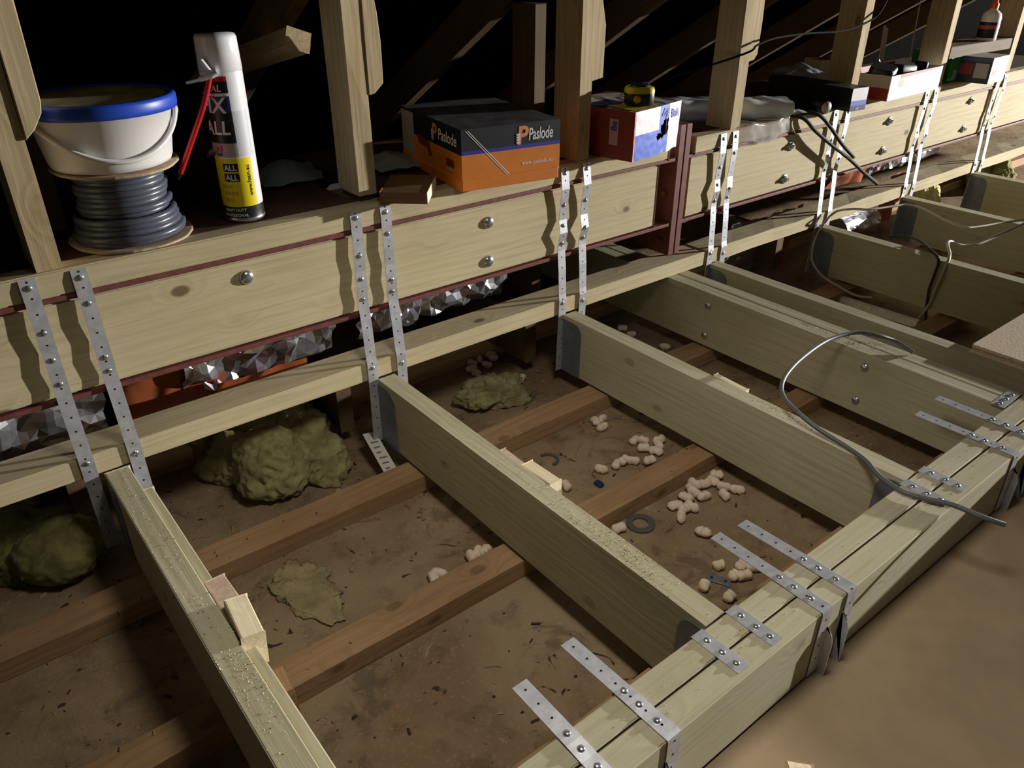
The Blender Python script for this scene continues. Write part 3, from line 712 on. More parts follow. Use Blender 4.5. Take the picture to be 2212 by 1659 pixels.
# top: white with blue patch
o0 = len(b.v); ny = 10
for j in range(ny+1):
    for i in range(13): b.v.append((W2*i/12, D2*j/ny, H2+(.002*noise.noise(Vector((i*.6, j*.6, 9))) if 0 < j < ny else 0)))
for j in range(ny):
    for i in range(12):
        a = o0+j*13+i; x, y = (i+.5)/12, (j+.5)/ny
        b.f.append((a, a+1, a+14, a+13)); b.mi.append(5 if (x < .5 and .35 < y < .75) else 4); b.sm.append(False)
bd = b.build('carton_body', [M['redbox'], M['cardwhite'], M['cardblue'], M['pinklab'], M['cardgrey'], M['navy']], e)
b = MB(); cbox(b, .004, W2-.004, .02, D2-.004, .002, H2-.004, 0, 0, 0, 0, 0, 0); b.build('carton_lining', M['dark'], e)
lettering('lettering', 'Bek', .030, (.181, -.0032, .088), (1, 0, 0), (0, 0, 1), M['bluep'], bd, 0, .025, .0015, squash=.85)
b = MB(); b.quad((-.0007, .075, .102), (-.0007, .048, .102), (-.0007, .048, .036), (-.0007, .075, .036)); lp = b.build('label_panel', M['cardgrey'], bd)
lettering('lettering', 'Be', .024, (-.0007, .053, .072), (0, 0, 1), (0, 1, 0), M['bluep'], bd, 0, .02, .0008)
b = MB(); b.quad((.006, .004, H2+.0016), (.11, .004, H2+.0016), (.14, .055, H2+.003), (.02, .10, H2+.003)); b.build('label_panel', M['olive'], bd)
b = MB()
for (x, z, dx, dz) in ((.128, .098, .012, .02), (.142, .1, .016, .014), (.152, .092, .01, .022)):
    b.add([(x, -.0052, z), (x+.004, -.0052, z-.001), (x+dx+.004, -.0052, z+dz), (x+dx, -.0052, z+dz)], [(0, 1, 2, 3)])
b.build('print_mark', M['navy'], bd)
# tape measure on that carton
e = empty('tape_measure', (.832, -.010, SH+H2+.0046), 'black and yellow tape measure on the red and blue carton', 'tape measure', rot=(0, 0, R(-35)))
def rounded(w_, d_, r_, n=6):
    out = []
    for cx, cy, a0 in ((w_/2-r_, d_/2-r_, 0), (-w_/2+r_, d_/2-r_, 90), (-w_/2+r_, -d_/2+r_, 180), (w_/2-r_, -d_/2+r_, 270)):
        for k in range(n+1): out.append((cx+r_*math.cos(R(a0+90*k/n)), cy+r_*math.sin(R(a0+90*k/n))))
    return out
def slab(b, outline, layers, mi=0):
    n = len(outline); vs = []
    for z, s in layers: vs += [(x*s, y*s, z) for x, y in outline]
    b.add(vs, [(i*n+k, i*n+(k+1) % n, (i+1)*n+(k+1) % n, (i+1)*n+k) for i in range(len(layers)-1) for k in range(n)], mi, True)
    b.add(vs[:n], [tuple(range(n))[::-1]], mi); b.add(vs[-n:], [tuple(range(n))], mi)
ol = rounded(.076, .066, .024)
b = MB(); slab(b, ol, [(0, .93), (.004, .99), (.026, 1.0), (.030, .98)]); b.build('case', M['blackp'], e)
b = MB(); slab(b, ol, [(.030, 1.005), (.037, 1.0), (.043, .93), (.045, .86)]); b.build('case_rim', M['olive'], e)
b = MB(); slab(b, rounded(.05, .044, .018), [(.0452, 1), (.049, .93), (.050, .85)]); b.build('grip', M['blackp'], e)
b = MB(); b.lathe([(.0095, 0), (.0095, .002), (.0, .0025)], 20, M4=Matrix.Translation((-.012, -.0330, .017)) @ Matrix.Rotation(R(90), 4, 'X')); b.build('badge', M['yellowd'], e)
b = MB(); b.box(.006, .022, -.004, .004, .050, .054); b.build('belt_clip', M['zinc'], e, .001)

# long black carton with a white and blue end
e = empty('carton', (1.832, -.045, SH+.0006), 'long black carton with a white and blue end above the straps', 'carton', rot=(0, 0, R(-6)))
b = MB(); cbox(b, 0, .083, 0, .36, 0, .074, 1, 0, 0, 0, 2, 0); bd = b.build('carton_body', [M['blackp'], M['cardwhite'], M['carton_black']], e)
b = MB(); b.quad((0.0005, -.0006, .0005), (.0825, -.0006, .0005), (.0825, -.0006, .018), (.0005, -.0006, .018), 1); b.quad((.0005, -.0006, .018), (.0825, -.0006, .018), (.0825, -.0006, .034), (.0005, -.0006, .034), 0)
b.build('print_band', [M['cardblue'], M['navy']], bd)
lettering('lettering', 'off', .012, (.03, -.0012, .005), (1, 0, 0), (0, 0, 1), M['print'], bd)
b = MB(); b.quad((-.0006, .30, .002), (-.0006, .02, .002), (-.0006, .02, .012), (-.0006, .22, .018)); b.build('print_band', M['navy'], bd)
e = empty('sealant_tube', (1.742, -.012, SH+.021), 'black sealant tube with a grey end lying left of the long black carton', 'tube', rot=(0, 0, R(68)))
b = MB(); b.lathe([(0, -.0), (.02, 0), (.02, .16), (0, .16)], 24, M4=Matrix.Rotation(R(90), 4, 'Y')); b.build('tube_body', M['blackp'], e)
b = MB(); b.lathe([(0, -.008), (.012, -.008), (.0185, -.002), (.0185, .0)], 20, M4=Matrix.Rotation(R(90), 4, 'Y')); b.build('end_cap', M['flatgrey'], e)
# white and red carton full of tools
W4, D4, H4 = .42, .19, .085
e = empty('carton', (2.118, -.022, SH+.0006), 'open white carton with red sides holding dark tools', 'carton', rot=(0, 0, R(3)))
b = MB()
b.box(0, W4, 0, .003, 0, H4, 0); b.box(0, .003, .003, D4, 0, H4*.50, 1); b.box(0, .003, .003, D4, H4*.50, H4, 2); b.box(W4-.003, W4, .003, D4, 0, H4, 0); b.box(0, W4, D4-.003, D4, 0, H4, 1); b.box(0, W4, 0, D4, -.0002, .002, 0)
bd = b.build('carton_body', [M['cardwhite'], M['cardred'], M['cardgrey']], e)
b = MB(); b.quad((.07, -.0006, H4-.014), (.40, -.0006, H4-.006), (.40, -.0006, H4+.0), (.07, -.0006, H4+.0)); b.build('print_band', M['cardred'], bd)
b = MB(); b.add([(.085+.022*math.cos(t), -.0006, .055+.014*math.sin(t)) for t in [2*math.pi*k/14 for k in range(14)]], [tuple(range(14))]); b.build('print_mark', M['pinklab'], bd)
def lump(name, lab, cat, loc, rot, dims, mat, group=None):
    b = MB(); slab(b, rounded(dims[0], dims[1], min(dims[:2])*.3), [(-dims[2]/2, .9), (-dims[2]*.35, 1), (dims[2]*.35, 1), (dims[2]/2, .88)])
    o = b.build(name, mat); o.location = loc; o.rotation_euler = rot; return tag(o, lab, cat, group)
lump('battery_pack', 'dark tool battery at the left in the white carton', 'battery', (2.20, .06, SH+.082), (R(8), R(-6), R(20)), (.11, .09, .045), M['blackp'])
lump('charger', 'black charger in the middle of the white carton', 'battery charger', (2.33, .07, SH+.080), (R(-5), R(4), R(-10)), (.12, .10, .04), M['blackp'])
o = lump('torch', 'small dark torch with a shiny bezel on the white carton', 'torch', (2.43, .035, SH+.088), (R(6), R(8), R(35)), (.075, .04, .035), M['carton_black'])
b = MB(); b.lathe([(.017, 0), (.019, .004), (.015, .008), (0, .006)], 18, M4=Matrix.Translation((.036, 0, 0)) @ Matrix.Rotation(R(90), 4, 'Y')); b.build('bezel', M['zinc'], o)
b = MB(); b.box(-.018, .018, -.002, .002, -.075, .075); o = b.build('aluminium_strip', M['flatgrey'], None, .0006); o.location = (2.40, .185, SH+.153); o.rotation_euler = (R(-22), R(30), R(-6)); tag(o, 'flat grey metal strip leaning up behind the white carton', 'strip')
# green carton and dark printed carton
e = empty('carton', (2.715, .052, SH+.0006), 'green carton standing just right of the last truss post', 'carton', rot=(0, 0, R(-4)))
b = MB(); cbox(b, 0, .075, 0, .17, 0, .112, 0, 0, 0, 0, 1, 0); bd = b.build('carton_body', [M['green'], M['cardgrey']], e)
b = MB()
for k in range(4): b.quad((.028+.008*k, -.0006, .006), (.031+.008*k, -.0006, .006), (.036+.008*k, -.0006, .045), (.033+.008*k, -.0006, .045))
b.build('print_mark', M['print'], bd)
e = empty('carton', (2.80, -.072, SH+.0006), 'dark carton printed with pictures at the right end of the shelf', 'carton', rot=(0, 0, R(4)))
b = MB(); cbox(b, 0, .17, 0, .125, 0, .098, 2, 0, 0, 0, 1, 0); bd = b.build('carton_body', [M['carton_black'], M['cardgrey'], M['cardwhite']], e)
b = MB(); b.quad((-.0006, .122, .03), (-.0006, .07, .03), (-.0006, .07, .07), (-.0006, .122, .07), 0); b.quad((-.0006, .062, .02), (-.0006, .01, .02), (-.0006, .01, .075), (-.0006, .062, .075), 1); b.quad((-.0006, .124, .082), (-.0006, .002, .082), (-.0006, .002, .096), (-.0006, .124, .096), 2)
b.build('print_panel', [M['cardred'], M['cardgrey'], M['navy']], bd)
b = MB(); b.quad((.02, -.0006, .03), (.06, -.0006, .03), (.06, -.0006, .05), (.02, -.0006, .05)); b.build('print_mark', M['cardred'], bd)
# glue bottle on its noggin
tag(timber('noggin', (2.66, .10, .530), (3.22, .10, .530), .115, .044, M['rafter']), 'short horizontal timber between the last posts holding the glue bottle', 'timber')
e = empty('glue_bottle', (3.012, .068, .5525), 'white glue bottle with an orange nozzle and dark label', 'bottle', rot=(0, 0, R(-130)))
b = MB(); b.lathe([(0, 0), (.034, 0), (.038, .004), (.038, .088), (.034, .103), (.018, .116), (.013, .12), (.013, .125), (0, .125)], 36, matf=lambda a, z: 0)
bd = b.build('bottle_body', M['white'], e)
b = MB(); b.lathe([(.0384, .012), (.0384, .072)], 36, matf=lambda a, z: 0); lb = b.build('label_wrap', M['carton_black'], e)
b = MB(); b.lathe([(.0388, .046), (.0388, .060)], 36); b.build('label_band', plain('label_orange', (190, 92, 60), .5), lb)
b = MB(); b.lathe([(.016, .122), (.016, .138), (.010, .146), (.006, .19), (0, .192)], 24); b.build('nozzle', M['orangecap'], e)

# plastic bags
def sheet(name, mat, fn, nu, nv, lab, cat, parent=None, amp=.006, sc=18, flat=False, thick=0):
    b = MB(); vs = []
    for j in range(nv+1):
        for i in range(nu+1):
            p = Vector(fn(i/nu, j/nv)); q = p*sc
            p += Vector((noise.noise(q+Vector((3, 1, 7))), noise.noise(q+Vector((9, 4, 2))), noise.noise(q+Vector((5, 8, 1)))))*amp
            vs.append(p)
    b.add(vs, [(j*(nu+1)+i, j*(nu+1)+i+1, (j+1)*(nu+1)+i+1, (j+1)*(nu+1)+i) for j in range(nv) for i in range(nu)], 0, not flat)
    o = b.build(name, mat, parent)
    if lab: tag(o, lab, cat)
    return o
def bagtube(u, v):
    a = R(-80)+u*R(330); r_ = .036*(1+.12*math.sin(3*a))*(1-.1*v); base = Vector((1.24, .235, SH+.037)).lerp(Vector((1.575, .030, SH+.034)), v)
    d = Vector((.335, -.205, 0)).normalized(); s = Vector((-d.y, d.x, 0)); return base+s*math.cos(a)*r_*1.7+Vector((0, 0, math.sin(a)*r_))
sheet('plastic_bag', M['bag'], bagtube, 30, 24, 'rolled grey plastic bag lying behind the post on the shelf', 'plastic bag', amp=.006, sc=26)
def drape(u, v):
    x = 1.345+.235*u; y = .085-.075*min(1, v/.45)-(.0)*u; z = SH+.004+.006*math.sin(u*9)
    if v > .45:
        d = (v-.45)/.55; z -= (.060-.02*abs(u-.45))*d; y = .009-.002*math.sin(u*12)
    return (x, y, z)
sheet('plastic_bag', M['bag3'], drape, 26, 20, 'thin clear plastic bag draped over the plate edge below the rolled bag', 'plastic bag', amp=.004, sc=34)
sheet('plastic_bag', M['bag'], lambda u, v: (1.55+.10*u, .045+.05*v-.05*u, SH+.012+.022*math.sin(math.pi*v)*(1-.6*u)), 14, 10, 'small crumpled plastic bag at the mouth of the rolled bag', 'plastic bag', amp=.008, sc=40)
sheet('plastic_bag', M['bag2'], lambda u, v: (-.11+.16*u+.03*v, .255+.16*v, SH+.012+.035*math.sin(math.pi*v)*math.sin(math.pi*min(1, u*1.1))), 20, 16, 'dim blue grey plastic bag lying behind the spray can', 'plastic bag', amp=.008, sc=20)
sheet('plastic_bag', M['bag2'], lambda u, v: (1.93+.16*u, .20+.18*v, SH+.075+.03*math.sin(math.pi*v)*math.sin(math.pi*u)), 18, 14, 'pale plastic bag lying on the back of the long black carton', 'plastic bag', amp=.012, sc=26)
sheet('plastic_bag', M['bag2'], lambda u, v: (.17+.14*u, .20+.16*v, SH+.012+.03*math.sin(math.pi*v)*math.sin(math.pi*u)), 16, 14, 'dim plastic bag in the dark behind the plywood offcut', 'plastic bag', amp=.010, sc=26)
b = MB(); cbox(b, 0, .09, 0, .09, 0, .10, 1, 1, 1, 1, 0, 1); o = b.build('carton', [M['cardred'], M['cardgrey']]); o.location = (2.19, .31, SH+.0004); o.rotation_euler = (0, 0, R(-15)); tag(o, 'small red topped carton in the dark behind the long black carton', 'carton')

# ------------------------------------------------------------------ cables
def cable(name, pts, r, mat, lab, flat=1.0, k=6):
    b = MB(); b.tube(smooth_path(pts, k), r, 8, flat=flat); return tag(b.build(name, mat), lab, 'cable')
cable('cable', [(1.127, -.740, .0065), (1.126, -.691, .020), (1.084, -.665, .038), (1.042, -.624, .045), (.948, -.604, .045), (.808, -.623, .050), (.706, -.648, .050), (.649, -.674, .045), (.617, -.708, .040), (.603, -.748, .035), (.602, -.799, .020), (.603, -.873, .0085), (.587, -.923, .009), (.561, -.966, .008), (.548, -1.019, .009), (.561, -1.056, .009), (.581, -1.098, .010), (.593, -1.143, .006), (.618, -1.177, -.004)], .0052, M['cable'], 'grey cable looping from the double joist to the trimmer', 1.0)
cable('cable', [(2.223, -.003, .096), (2.089, -.012, .161), (1.956, -.018, .231), (1.811, -.018, .303), (1.702, -.014, .362), (1.640, .0, .408), (1.61, .05, .4195)], [.0075]*6+[.0065]*31, M['cabled'], 'lower dark cable hanging off the shelf over the straps')
cable('cable', [(1.965, -.024, .240), (1.880, -.026, .290), (1.826, -.028, .325), (1.760, -.026, .374), (1.700, -.010, .416), (1.66, .05, .4195)], .0062, M['cabled'], 'upper dark cable hanging off the shelf over the straps')
cable('cable', [(2.384, -.514, .050), (2.303, -.457, .040), (2.171, -.419, .040), (2.119, -.397, .045), (2.123, -.334, .050), (2.172, -.233, .055), (2.192, -.160, .055), (2.128, -.132, .055), (2.022, -.100, .055), (1.975, -.055, .055), (1.915, -.028, .050), (1.870, -.020, .02), (1.826, -.022, -.020), (1.789, -.037, -.060), (1.769, -.057, -.100), (1.770, -.102, -.140), (1.772, -.171, -.160), (1.785, -.239, -.178), (1.80, -.29, -.172)], .0042, M['cablew'], 'pale looped cable hanging round the joist below the long black carton')
cable('cable', [(2.373, -.519, .050), (2.327, -.497, .030), (2.245, -.462, .0), (2.161, -.441, -.015), (2.113, -.415, -.015), (2.072, -.399, .0), (2.036, -.395, .010), (1.985, -.415, .012), (1.918, -.454, .010), (1.869, -.475, .005), (1.846, -.478, -.03), (1.845, -.470, -.10), (1.846, -.462, -.16), (1.84, -.44, -.2195)], .0048, M['cablew'], 'pale bent cable crossing the joist near the right edge')
cable('cable', [(2.099, -.159, -.050), (2.064, -.230, -.020), (1.984, -.317, .003), (1.900, -.394, .012), (1.848, -.452, .004), (1.842, -.455, -.050), (1.846, -.450, -.100), (1.85, -.454, -.150), (1.86, -.453, -.178), (1.84, -.472, -.217)], .0048, M['cabled'], 'dark cable hanging over the joist beside the pale bent cable')
cable('cable', [(1.15, .16, .56), (1.289, .012, .630), (1.335, .006, .650), (1.421, .01, .663), (1.60, .02, .665), (1.80, .015, .662), (1.954, .016, .683), (2.028, .02, .715), (2.15, .06, .79)], .0032, M['cabled2'], 'thin dark cable strung across the truss posts at the upper right')
cable('wire', [(2.845, .30, .76), (2.856, .30, .594), (2.876, .30, .43)], .0022, M['cablew'], 'thin wire hanging down behind the white carton')

# ------------------------------------------------------------------ foil insulation and orange film behind the runner
def crumple(name, mat, x0, x1, z0, z1, y, lab, cat, parent=None, amp=.026, lean=.05, sc=13):
    b = MB(); nu = max(8, int((x1-x0)/.018)); nv = max(6, int((z1-z0)/.018)); vs = []
    for j in range(nv+1):
        for i in range(nu+1):
            u, v = i/nu, j/nv; p = Vector((x0+(x1-x0)*u, y+lean*(1-v), z0+(z1-z0)*v)); q = p*sc
            d = abs(noise.noise(q+Vector((y*50, 0, 0))))*1.5+.5*abs(noise.noise(q*2.3))
            p.y -= amp*d; p.x += amp*.4*noise.noise(q*1.7+Vector((8, 2, 2))); p.z += amp*.35*noise.noise(q*1.7+Vector((2, 9, 4)))
            vs.append(p)
    for j in range(nv):
        for i in range(nu):
            a = j*(nu+1)+i; qd = (a, a+1, a+nu+2, a+nu+1)
            b.f += ([(qd[0], qd[1], qd[2]), (qd[0], qd[2], qd[3])] if (i+j) % 2 else [(qd[0], qd[1], qd[3]), (qd[1], qd[2], qd[3])])
    b.v = [tuple(v) for v in vs]; b.mi = [0]*len(b.f); b.sm = [False]*len(b.f)
    if 'film' in name: b.sm = [True]*len(b.f)
    o = b.build(name, mat, parent)
    if lab: tag(o, lab, cat, 'foil insulation behind the runner' if cat == 'foil' else None)
    return o
crumple('foil_blanket', M['foil'], -1.05, -.56, -.06, .155, .17, 'crumpled silver foil under the steel left of the first straps', 'foil')
fb = crumple('foil_blanket', M['foil'], -.39, -.02, .01, .165, .150, 'crumpled silver foil under the steel between the first two hangers', 'foil', amp=.032)
crumple('film_backing', M['orange_film'], -.54, -.30, -.06, .150, .175, None, None, fb, amp=.016, lean=.03, sc=7)
crumple('film_backing', M['orange_film'], -.34, -.12, -.06, .052, .118, None, None, fb, amp=.010, lean=.02, sc=7)
crumple('foil_blanket', M['foil'], .07, .56, .00, .165, .19, 'crumpled silver foil under the steel between the second and third hangers', 'foil', amp=.034)
crumple('foil_blanket', M['foil'], 1.52, 1.93, -.215, .02, .17, 'foil sheet hanging down between the joists under the black cables', 'foil')
crumple('orange_film', M['orange_film'], 1.935, 1.985, -.215, .03, .150, 'strip of orange film at the edge of the hanging foil sheet', 'film', amp=.01)
crumple('foil_blanket', M['foil'], 2.55, 3.2, .02, .15, .20, 'foil under the right steel beam below the white carton', 'foil')
crumple('foil_blanket', M['foil'], 1.30, 1.75, .0, .10, .30, 'dim foil in the dark just right of the steel splice', 'foil')
crumple('orange_film', M['orange_film'], 2.20, 2.48, .03, .15, .155, 'orange film bulging under the steel behind the dark cables', 'film', amp=.02)
crumple('orange_film', M['orange_film'], 2.63, 2.80, -.205, .03, .150, 'orange film hanging beside the foil roll at the right', 'film', amp=.02)
b = MB(); n = 28; vs = []
for j in range(13):
    for k in range(n):
        a = 2*math.pi*k/n; rr = .056*(1 if j < 12 else .55)*(1+.16*noise.noise(Vector((math.cos(a)*2, math.sin(a)*2, j*.5)))); vs.append((2.30+.024*j+ (.0 if j < 12 else -.012), .16+rr*math.cos(a)*.9, -.155+rr*math.sin(a)))
b.add(vs, [(j*n+k, j*n+(k+1) % n, (j+1)*n+(k+1) % n, (j+1)*n+k) for j in range(12) for k in range(n)], 0, False); b.add(vs[-n:], [tuple(range(n))], 0); b.add(vs[:n], [tuple(range(n))[::-1]], 0)
tag(b.build('foil_roll', M['foil']), 'shiny rolled foil between the joists beside the orange film', 'foil')

# ------------------------------------------------------------------ glass wool
def wool(lab, loc, dims, mat, seed, bits=5):
    bm = bmesh.new(); rnd = random.Random(seed)
    for k in range(bits):
        m4 = Matrix.Translation((rnd.uniform(-.5, .5)*dims[0], rnd.uniform(-.5, .5)*dims[1], rnd.uniform(.1, .5)*dims[2])) @ Matrix.Diagonal((dims[0]*rnd.uniform(.35, .6), dims[1]*rnd.uniform(.35, .6), dims[2]*rnd.uniform(.4, .65), 1))
        bmesh.ops.create_icosphere(bm, subdivisions=5, radius=1, matrix=m4)
    for v in bm.verts:
        q = v.co*16+Vector((seed, seed*2, 0)); d = noise.noise(q*.8)*.030+abs(noise.noise(q*1.9))*-.024+noise.noise(q*5)*.007+noise.noise(q*12)*.005+noise.noise(q*26)*.003
        v.co += v.co.normalized()*d if v.co.length > 1e-5 else Vector((0, 0, 0))
        v.co.z = max(v.co.z, .0005)
    me = bpy.data.meshes.new('glass_wool'); bm.to_mesh(me); bm.free(); me.materials.append(mat)
    for p in me.polygons: p.use_smooth = True
    o = bpy.data.objects.new('glass_wool', me); C.objects.link(o); o.location = loc
    return tag(o, lab, 'insulation', 'glass wool tufts')
wool('large tuft of yellow glass wool under the runner left of the middle joist', (-.225, .15, CZ), (.20, .19, .14), M['wool'], 3, 7)
wool('bright yellow tuft of glass wool between the middle joist and the next', (.405, .055, CZ), (.13, .10, .06), M['wool'], 5, 5)
wool('dim heap of glass wool in the dark corner at the lower left', (-.83, .13, CZ), (.20, .20, .12), M['wool2'], 8, 7)
wool('pale green tuft of glass wool under the right steel beam', (3.02, .12, CZ), (.15, .10, .17), M['wool_lit'], 11, 5)
wool('flat pale patch of glass wool on the plasterboard right of the white offcuts', (-.40, -.30, CZ), (.10, .13, .012), M['woold'], 15, 4)
wool('yellow glass wool by the farthest joist at the right edge', (3.75, .16, CZ), (.2, .13, .16), M['wool'], 21, 5)

# ------------------------------------------------------------------ packing peanuts and debris on the plasterboard
def peanut_mesh(seed, mat):
    rnd = random.Random(seed); b = MB(); n = 12; bend = rnd.uniform(.3, 1.3); L = rnd.uniform(.012, .018); rows = 11; vs = []
    for i in range(rows):
        t = -1+2*i/(rows-1); r_ = .0118*math.sqrt(max(0.02, 1-abs(t)**3.5))*(1-.16*math.cos(t*math.pi)); c = Vector((L*math.sin(t*bend)/bend, 0, L*(1-math.cos(t*bend))/bend*1.0))
        tx = Vector((math.cos(t*bend), 0, math.sin(t*bend))); nx = Vector((-tx.z, 0, tx.x))
        for k in range(n):
            a = 2*math.pi*k/n; rr = r_*(1+.10*math.cos(3*a)); vs.append(c+(Vector((0, 1, 0))*math.cos(a)+nx*math.sin(a))*rr)
    b.add(vs, [(i*n+k, i*n+(k+1) % n, (i+1)*n+(k+1) % n, (i+1)*n+k) for i in range(rows-1) for k in range(n)], 0, True)
    b.add(vs[:n], [tuple(range(n))[::-1]], 0, True); b.add(vs[-n:], [tuple(range(n))], 0, True)
    return b, mat
PM = []
for s in range(5):
    b, mt = peanut_mesh(s, 0); me = bpy.data.meshes.new('packing_peanut'); me.from_pydata(b.v, [], b.f); me.materials.append(M['foamy' if s == 4 else 'foam'])
    me.polygons.foreach_set('use_smooth', [True]*len(me.polygons)); PM.append(me)
groups = {
 ('white packing peanut in the loose cluster beyond the yellow glass wool', 'packing peanuts beyond the yellow glass wool'): [(.486, .30), (.549, .319), (.458, .251), (.494, .262), (.489, .215), (.530, .239), (.437, .225), (.432, .195), (.538, .262), (.505, .107), (.515, .081)],
 ('white packing peanut just in front of the old timber near the far end', 'packing peanuts in front of the far old timber'): [(.524, -.226), (.545, -.228), (.517, -.258)],
 ('white packing peanut in the row behind the middle old timber', 'packing peanuts behind the middle old timber'): [(.536, -.358), (.555, -.372), (.530, -.396), (.545, -.425), (.572, -.410), (.588, -.398), (.427, -.403), (.450, -.405), (.468, -.418), (.500, -.445), (.381, -.395)],
 ('white packing peanut alone beside the white topped offcut', 'packing peanut beside the white topped offcut'): [(.268, -.391)],
 ('white packing peanut in the heap in front of the middle old timber', 'packing peanuts in front of the middle old timber'): [(.489, -.585), (.512, -.578), (.532, -.594), (.556, -.598), (.582, -.588), (.560, -.627), (.534, -.650), (.455, -.600), (.439, -.630), (.420, -.626), (.492, -.623), (.415, -.604), (.488, -.602), (.395, -.640), (.575, -.655)],
 ('white packing peanut near the edge of the middle joist', 'packing peanut near the middle joist'): [(.255, -.580)],
 ('small packing peanut nearest the long strap ends', 'packing peanut near the strap ends'): [(.389, -.706)],
 ('yellowish packing peanut beside the small grey plate near the trimmer', 'packing peanuts beside the small grey plate'): [(.334, -.794), (.334, -.832), (.370, -.822), (.350, -.845), (.385, -.842), (.263, -.812), (.279, -.863)],
 ('white packing peanut in the bay between the lower left joist and the middle joist', 'packing peanuts left of the middle joist'): [(-.152, -.455), (-.135, -.450), (-.055, -.452), (-.036, -.448), (-.022, -.456)],
 ('pinkish packing peanut in the dark behind the bolted double joist', 'packing peanuts by the double joist'): [(1.00, .14), (.99, .09), (1.01, -.04)]}
for (lab, grp), pts in groups.items():
    for (x, y) in pts:
        me = random.choice(PM[:4]) if 'yellowish' not in lab else random.choice((PM[4], PM[4], PM[1]))
        o = bpy.data.objects.new('packing_peanut', me); C.objects.link(o)
        old = any(abs(y-yy) < ww for yy, ww in ((-.152, .045), (-.525, .041)))
        o.location = (x, y, (CZ if not old else -.181)+.0115); o.rotation_euler = (R(random.uniform(-90, 90)) if 'yellowish' in lab else R(random.choice((0, 90, 180))+random.uniform(-8, 8)), 0, R(random.uniform(0, 360)))
        tag(o, lab, 'packing peanut', grp)
# bits and pieces
def ring(name, x, y, r0, r1, a0, a1, mat, lab, cat):
    b = MB(); n = 22; vs = []
    for k in range(n+1):
        a = R(a0+(a1-a0)*k/n)
        for r_, z in ((r0, 0), (r1, 0), (r1, .004), (r0, .004)): vs.append((r_*math.cos(a), r_*math.sin(a), z))
    b.add(vs, [(4*k+i, 4*k+(i+1) % 4, 4*k+4+(i+1) % 4, 4*k+4+i) for k in range(n) for i in range(4)]+[(0, 1, 2, 3), (4*n+3, 4*n+2, 4*n+1, 4*n)])
    o = b.build(name, mat); o.location = (x, y, CZ+.0004); return tag(o, lab, cat)
ring('rubber_ring', .312, -.275, .020, .028, -100, 95, M['greyring'], 'broken grey rubber ring on the plasterboard behind the white topped offcut', 'ring')
ring('rubber_ring', .312, -.592, .018, .033, -180, 180, M['greyring'], 'dusty grey ring on the plasterboard near the middle joist', 'ring')
b = MB(); slab(b, rounded(.018, .026, .006), [(0, 1), (.006, .9), (.010, .6)]); o = b.build('plastic_scrap', M['bluescrap']); o.location = (.341, -.428, CZ); tag(o, 'tiny dark blue plastic scrap on the plasterboard', 'scrap')
b = MB(); b.box(-.024, .024, -.011, .011, 0, .0035); o = b.build('nail_plate', M['plate'], None, .0008); o.location = (.306, -.815, CZ+.0006); o.rotation_euler = (0, 0, R(-62)); tag(o, 'small grey metal plate with two holes near the trimmer', 'plate')
b2 = MB()
for x in (-.014, .014): b2.add([(x+.003*math.cos(t), .003*math.sin(t), .0038) for t in [2*math.pi*k/10 for k in range(10)]], [tuple(range(10))])
b2.build('screw_hole', M['dark'], o)
b = MB(); b.box(-.017, .017, -.075, .075, 0, .0012); o = b.build('paper_label', M['paper']); o.location = (-.035, -.045, -.176); o.rotation_euler = (R(12), R(4), R(-8)); tag(o, 'white printed paper label lying on the old timber left of the middle joist', 'label')
b2 = MB()
for k in range(6):
    y = .035-.019*k; b2.quad((-.009, y, .0016), (.011-(k % 3)*.004, y, .0016), (.011-(k % 3)*.004, y+.006, .0016), (-.009, y+.006, .0016))
b2.add([(-.008+.004*math.cos(t), -.068+.004*math.sin(t), .0016) for t in [2*math.pi*k/12 for k in range(12)]], [tuple(range(12))]); b2.build('print_lines', plain('faded_print', (120, 118, 116), .8), o)
block('timber_strip', 'long pale strip of wood lying between the joists at the right', 'strip', (1.79, -.30, CZ+.014), (0, 0, R(93)), .33, .026, .024, M['paperw'])
block('timber_chip', 'small wood chip on the plasterboard in front of the trimmer', 'chip', (.004, -1.19, -.1458+.010), (0, R(12), R(-40)), .04, .018, .010, M['chip'])
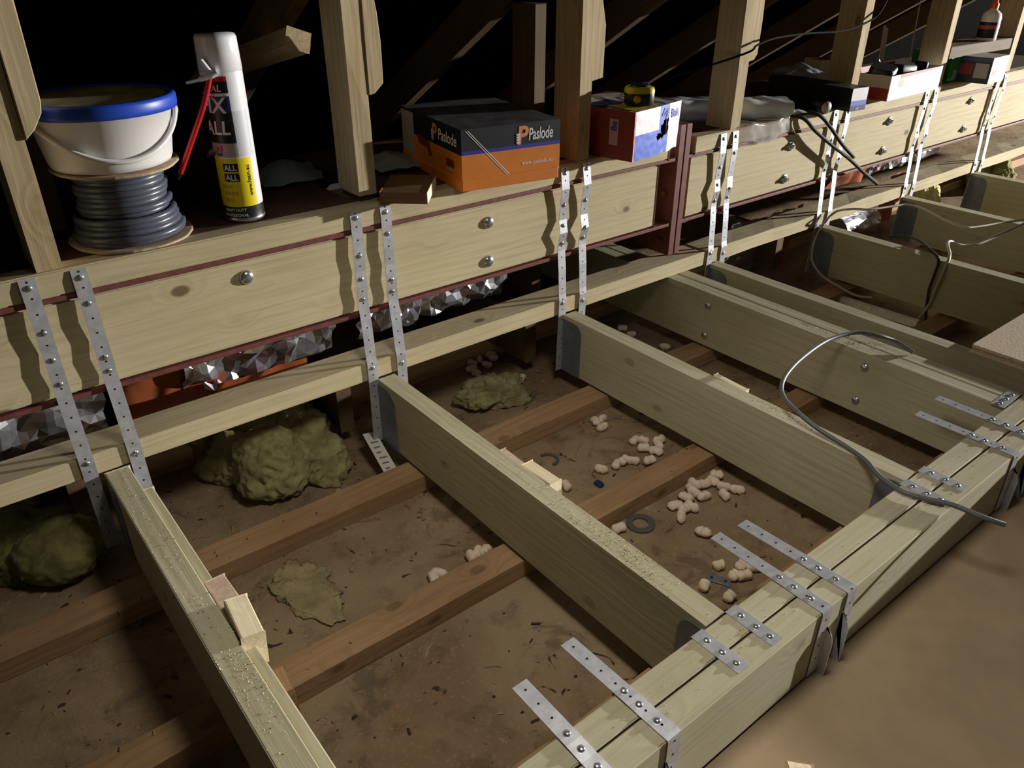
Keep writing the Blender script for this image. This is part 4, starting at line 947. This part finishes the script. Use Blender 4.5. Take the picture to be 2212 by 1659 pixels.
def debris(name, mat, n, smin, smax, seed, lab):
    rnd = random.Random(seed); b = MB()
    for _ in range(n):
        x, y = rnd.choice(((rnd.uniform(-.55, -.02), rnd.uniform(-1, .2)), (rnd.uniform(.06, .59), rnd.uniform(-1, .2)), (rnd.uniform(-1.1, -.62), rnd.uniform(-1, .2)), (rnd.uniform(.66, 1.03), rnd.uniform(-1, .2)), (rnd.uniform(1.3, 1.84), rnd.uniform(-1, .2)), (rnd.uniform(1.95, 2.4), rnd.uniform(-.9, .2))))
        if any(abs(y-yy) < ww for yy, ww in ((-.152, .042), (-.525, .038), (-.93, .035))): z = -.1815
        else: z = CZ
        s = rnd.uniform(smin, smax)*rnd.choice((1, 1, 1, 1.8)); M4 = Matrix.Translation((x, y, z+s*.25)) @ Matrix.Rotation(rnd.uniform(0, 6.3), 4, 'Z') @ Matrix.Rotation(rnd.uniform(-.3, .3), 4, 'X')
        h = s*rnd.uniform(.2, .5); l = s*rnd.uniform(.6, 2.2)
        b.add([M4 @ Vector(v) for v in ((-l, -s*.5, -h), (l*.9, -s*.6, -h), (l, s*.4, -h), (-l*.8, s*.6, -h), (-l*.6, -s*.3, h), (l*.5, -s*.3, h), (l*.6, s*.3, h), (-l*.5, s*.3, h))], [(3, 2, 1, 0), (4, 5, 6, 7), (0, 1, 5, 4), (1, 2, 6, 5), (2, 3, 7, 6), (3, 0, 4, 7)])
    return tag(b.build(name, mat), lab, 'debris', kind='stuff')
debris('plaster_debris', plain('plaster_crumbs', (156, 136, 108), .95), 700, .0012, .0035, 4, 'pale crumbs of plaster and sawdust scattered over the plasterboard')
debris('dirt_debris', plain('dark_dirt', (70, 54, 46), .95), 420, .0012, .0034, 9, 'dark bits of dirt and bark scattered over the plasterboard')

# sawdust lying on the new timbers
rnd = random.Random(12); b = MB()
for cx, cy, ex, ey, n in ((.023, -.80, .021, .14, 260), (.62, -.70, .021, .10, 200), (-.593, -.62, .021, .16, 220), (1.075, -.60, .03, .12, 160), (.023, -.55, .021, .3, 120), (-.593, -.3, .021, .3, 120), (.9, -1.05, .4, .03, 90), (.0, -1.05, .5, .03, 90)):
    for _ in range(n):
        x = cx+max(-ex, min(ex, rnd.gauss(0, ex*.7))); y = cy+rnd.gauss(0, ey*.5)
        if not -1.09 < y < -.01 or (abs(y+1.048) < .004) or abs(y+1.0) < .004: continue
        q = rnd.uniform(.0006, .0017); a = rnd.uniform(0, 6.3); ca, sa = math.cos(a)*q, math.sin(a)*q*.7
        b.add([(x+ca, y+sa, .0001), (x-sa, y+ca, .0001), (x-ca, y-sa, .0001), (x+sa, y-ca, .0001), (x, y, .0001+q*.8)], [(0, 1, 4), (1, 2, 4), (2, 3, 4), (3, 0, 4)], 0 if rnd.random() < .7 else 1)
tag(b.build('sawdust', [plain('pale_sawdust', (232, 214, 176), .95), plain('dark_sawdust', (96, 78, 54), .95)]), 'sawdust and bark crumbs sprinkled along the tops of the joists', 'sawdust', kind='stuff')
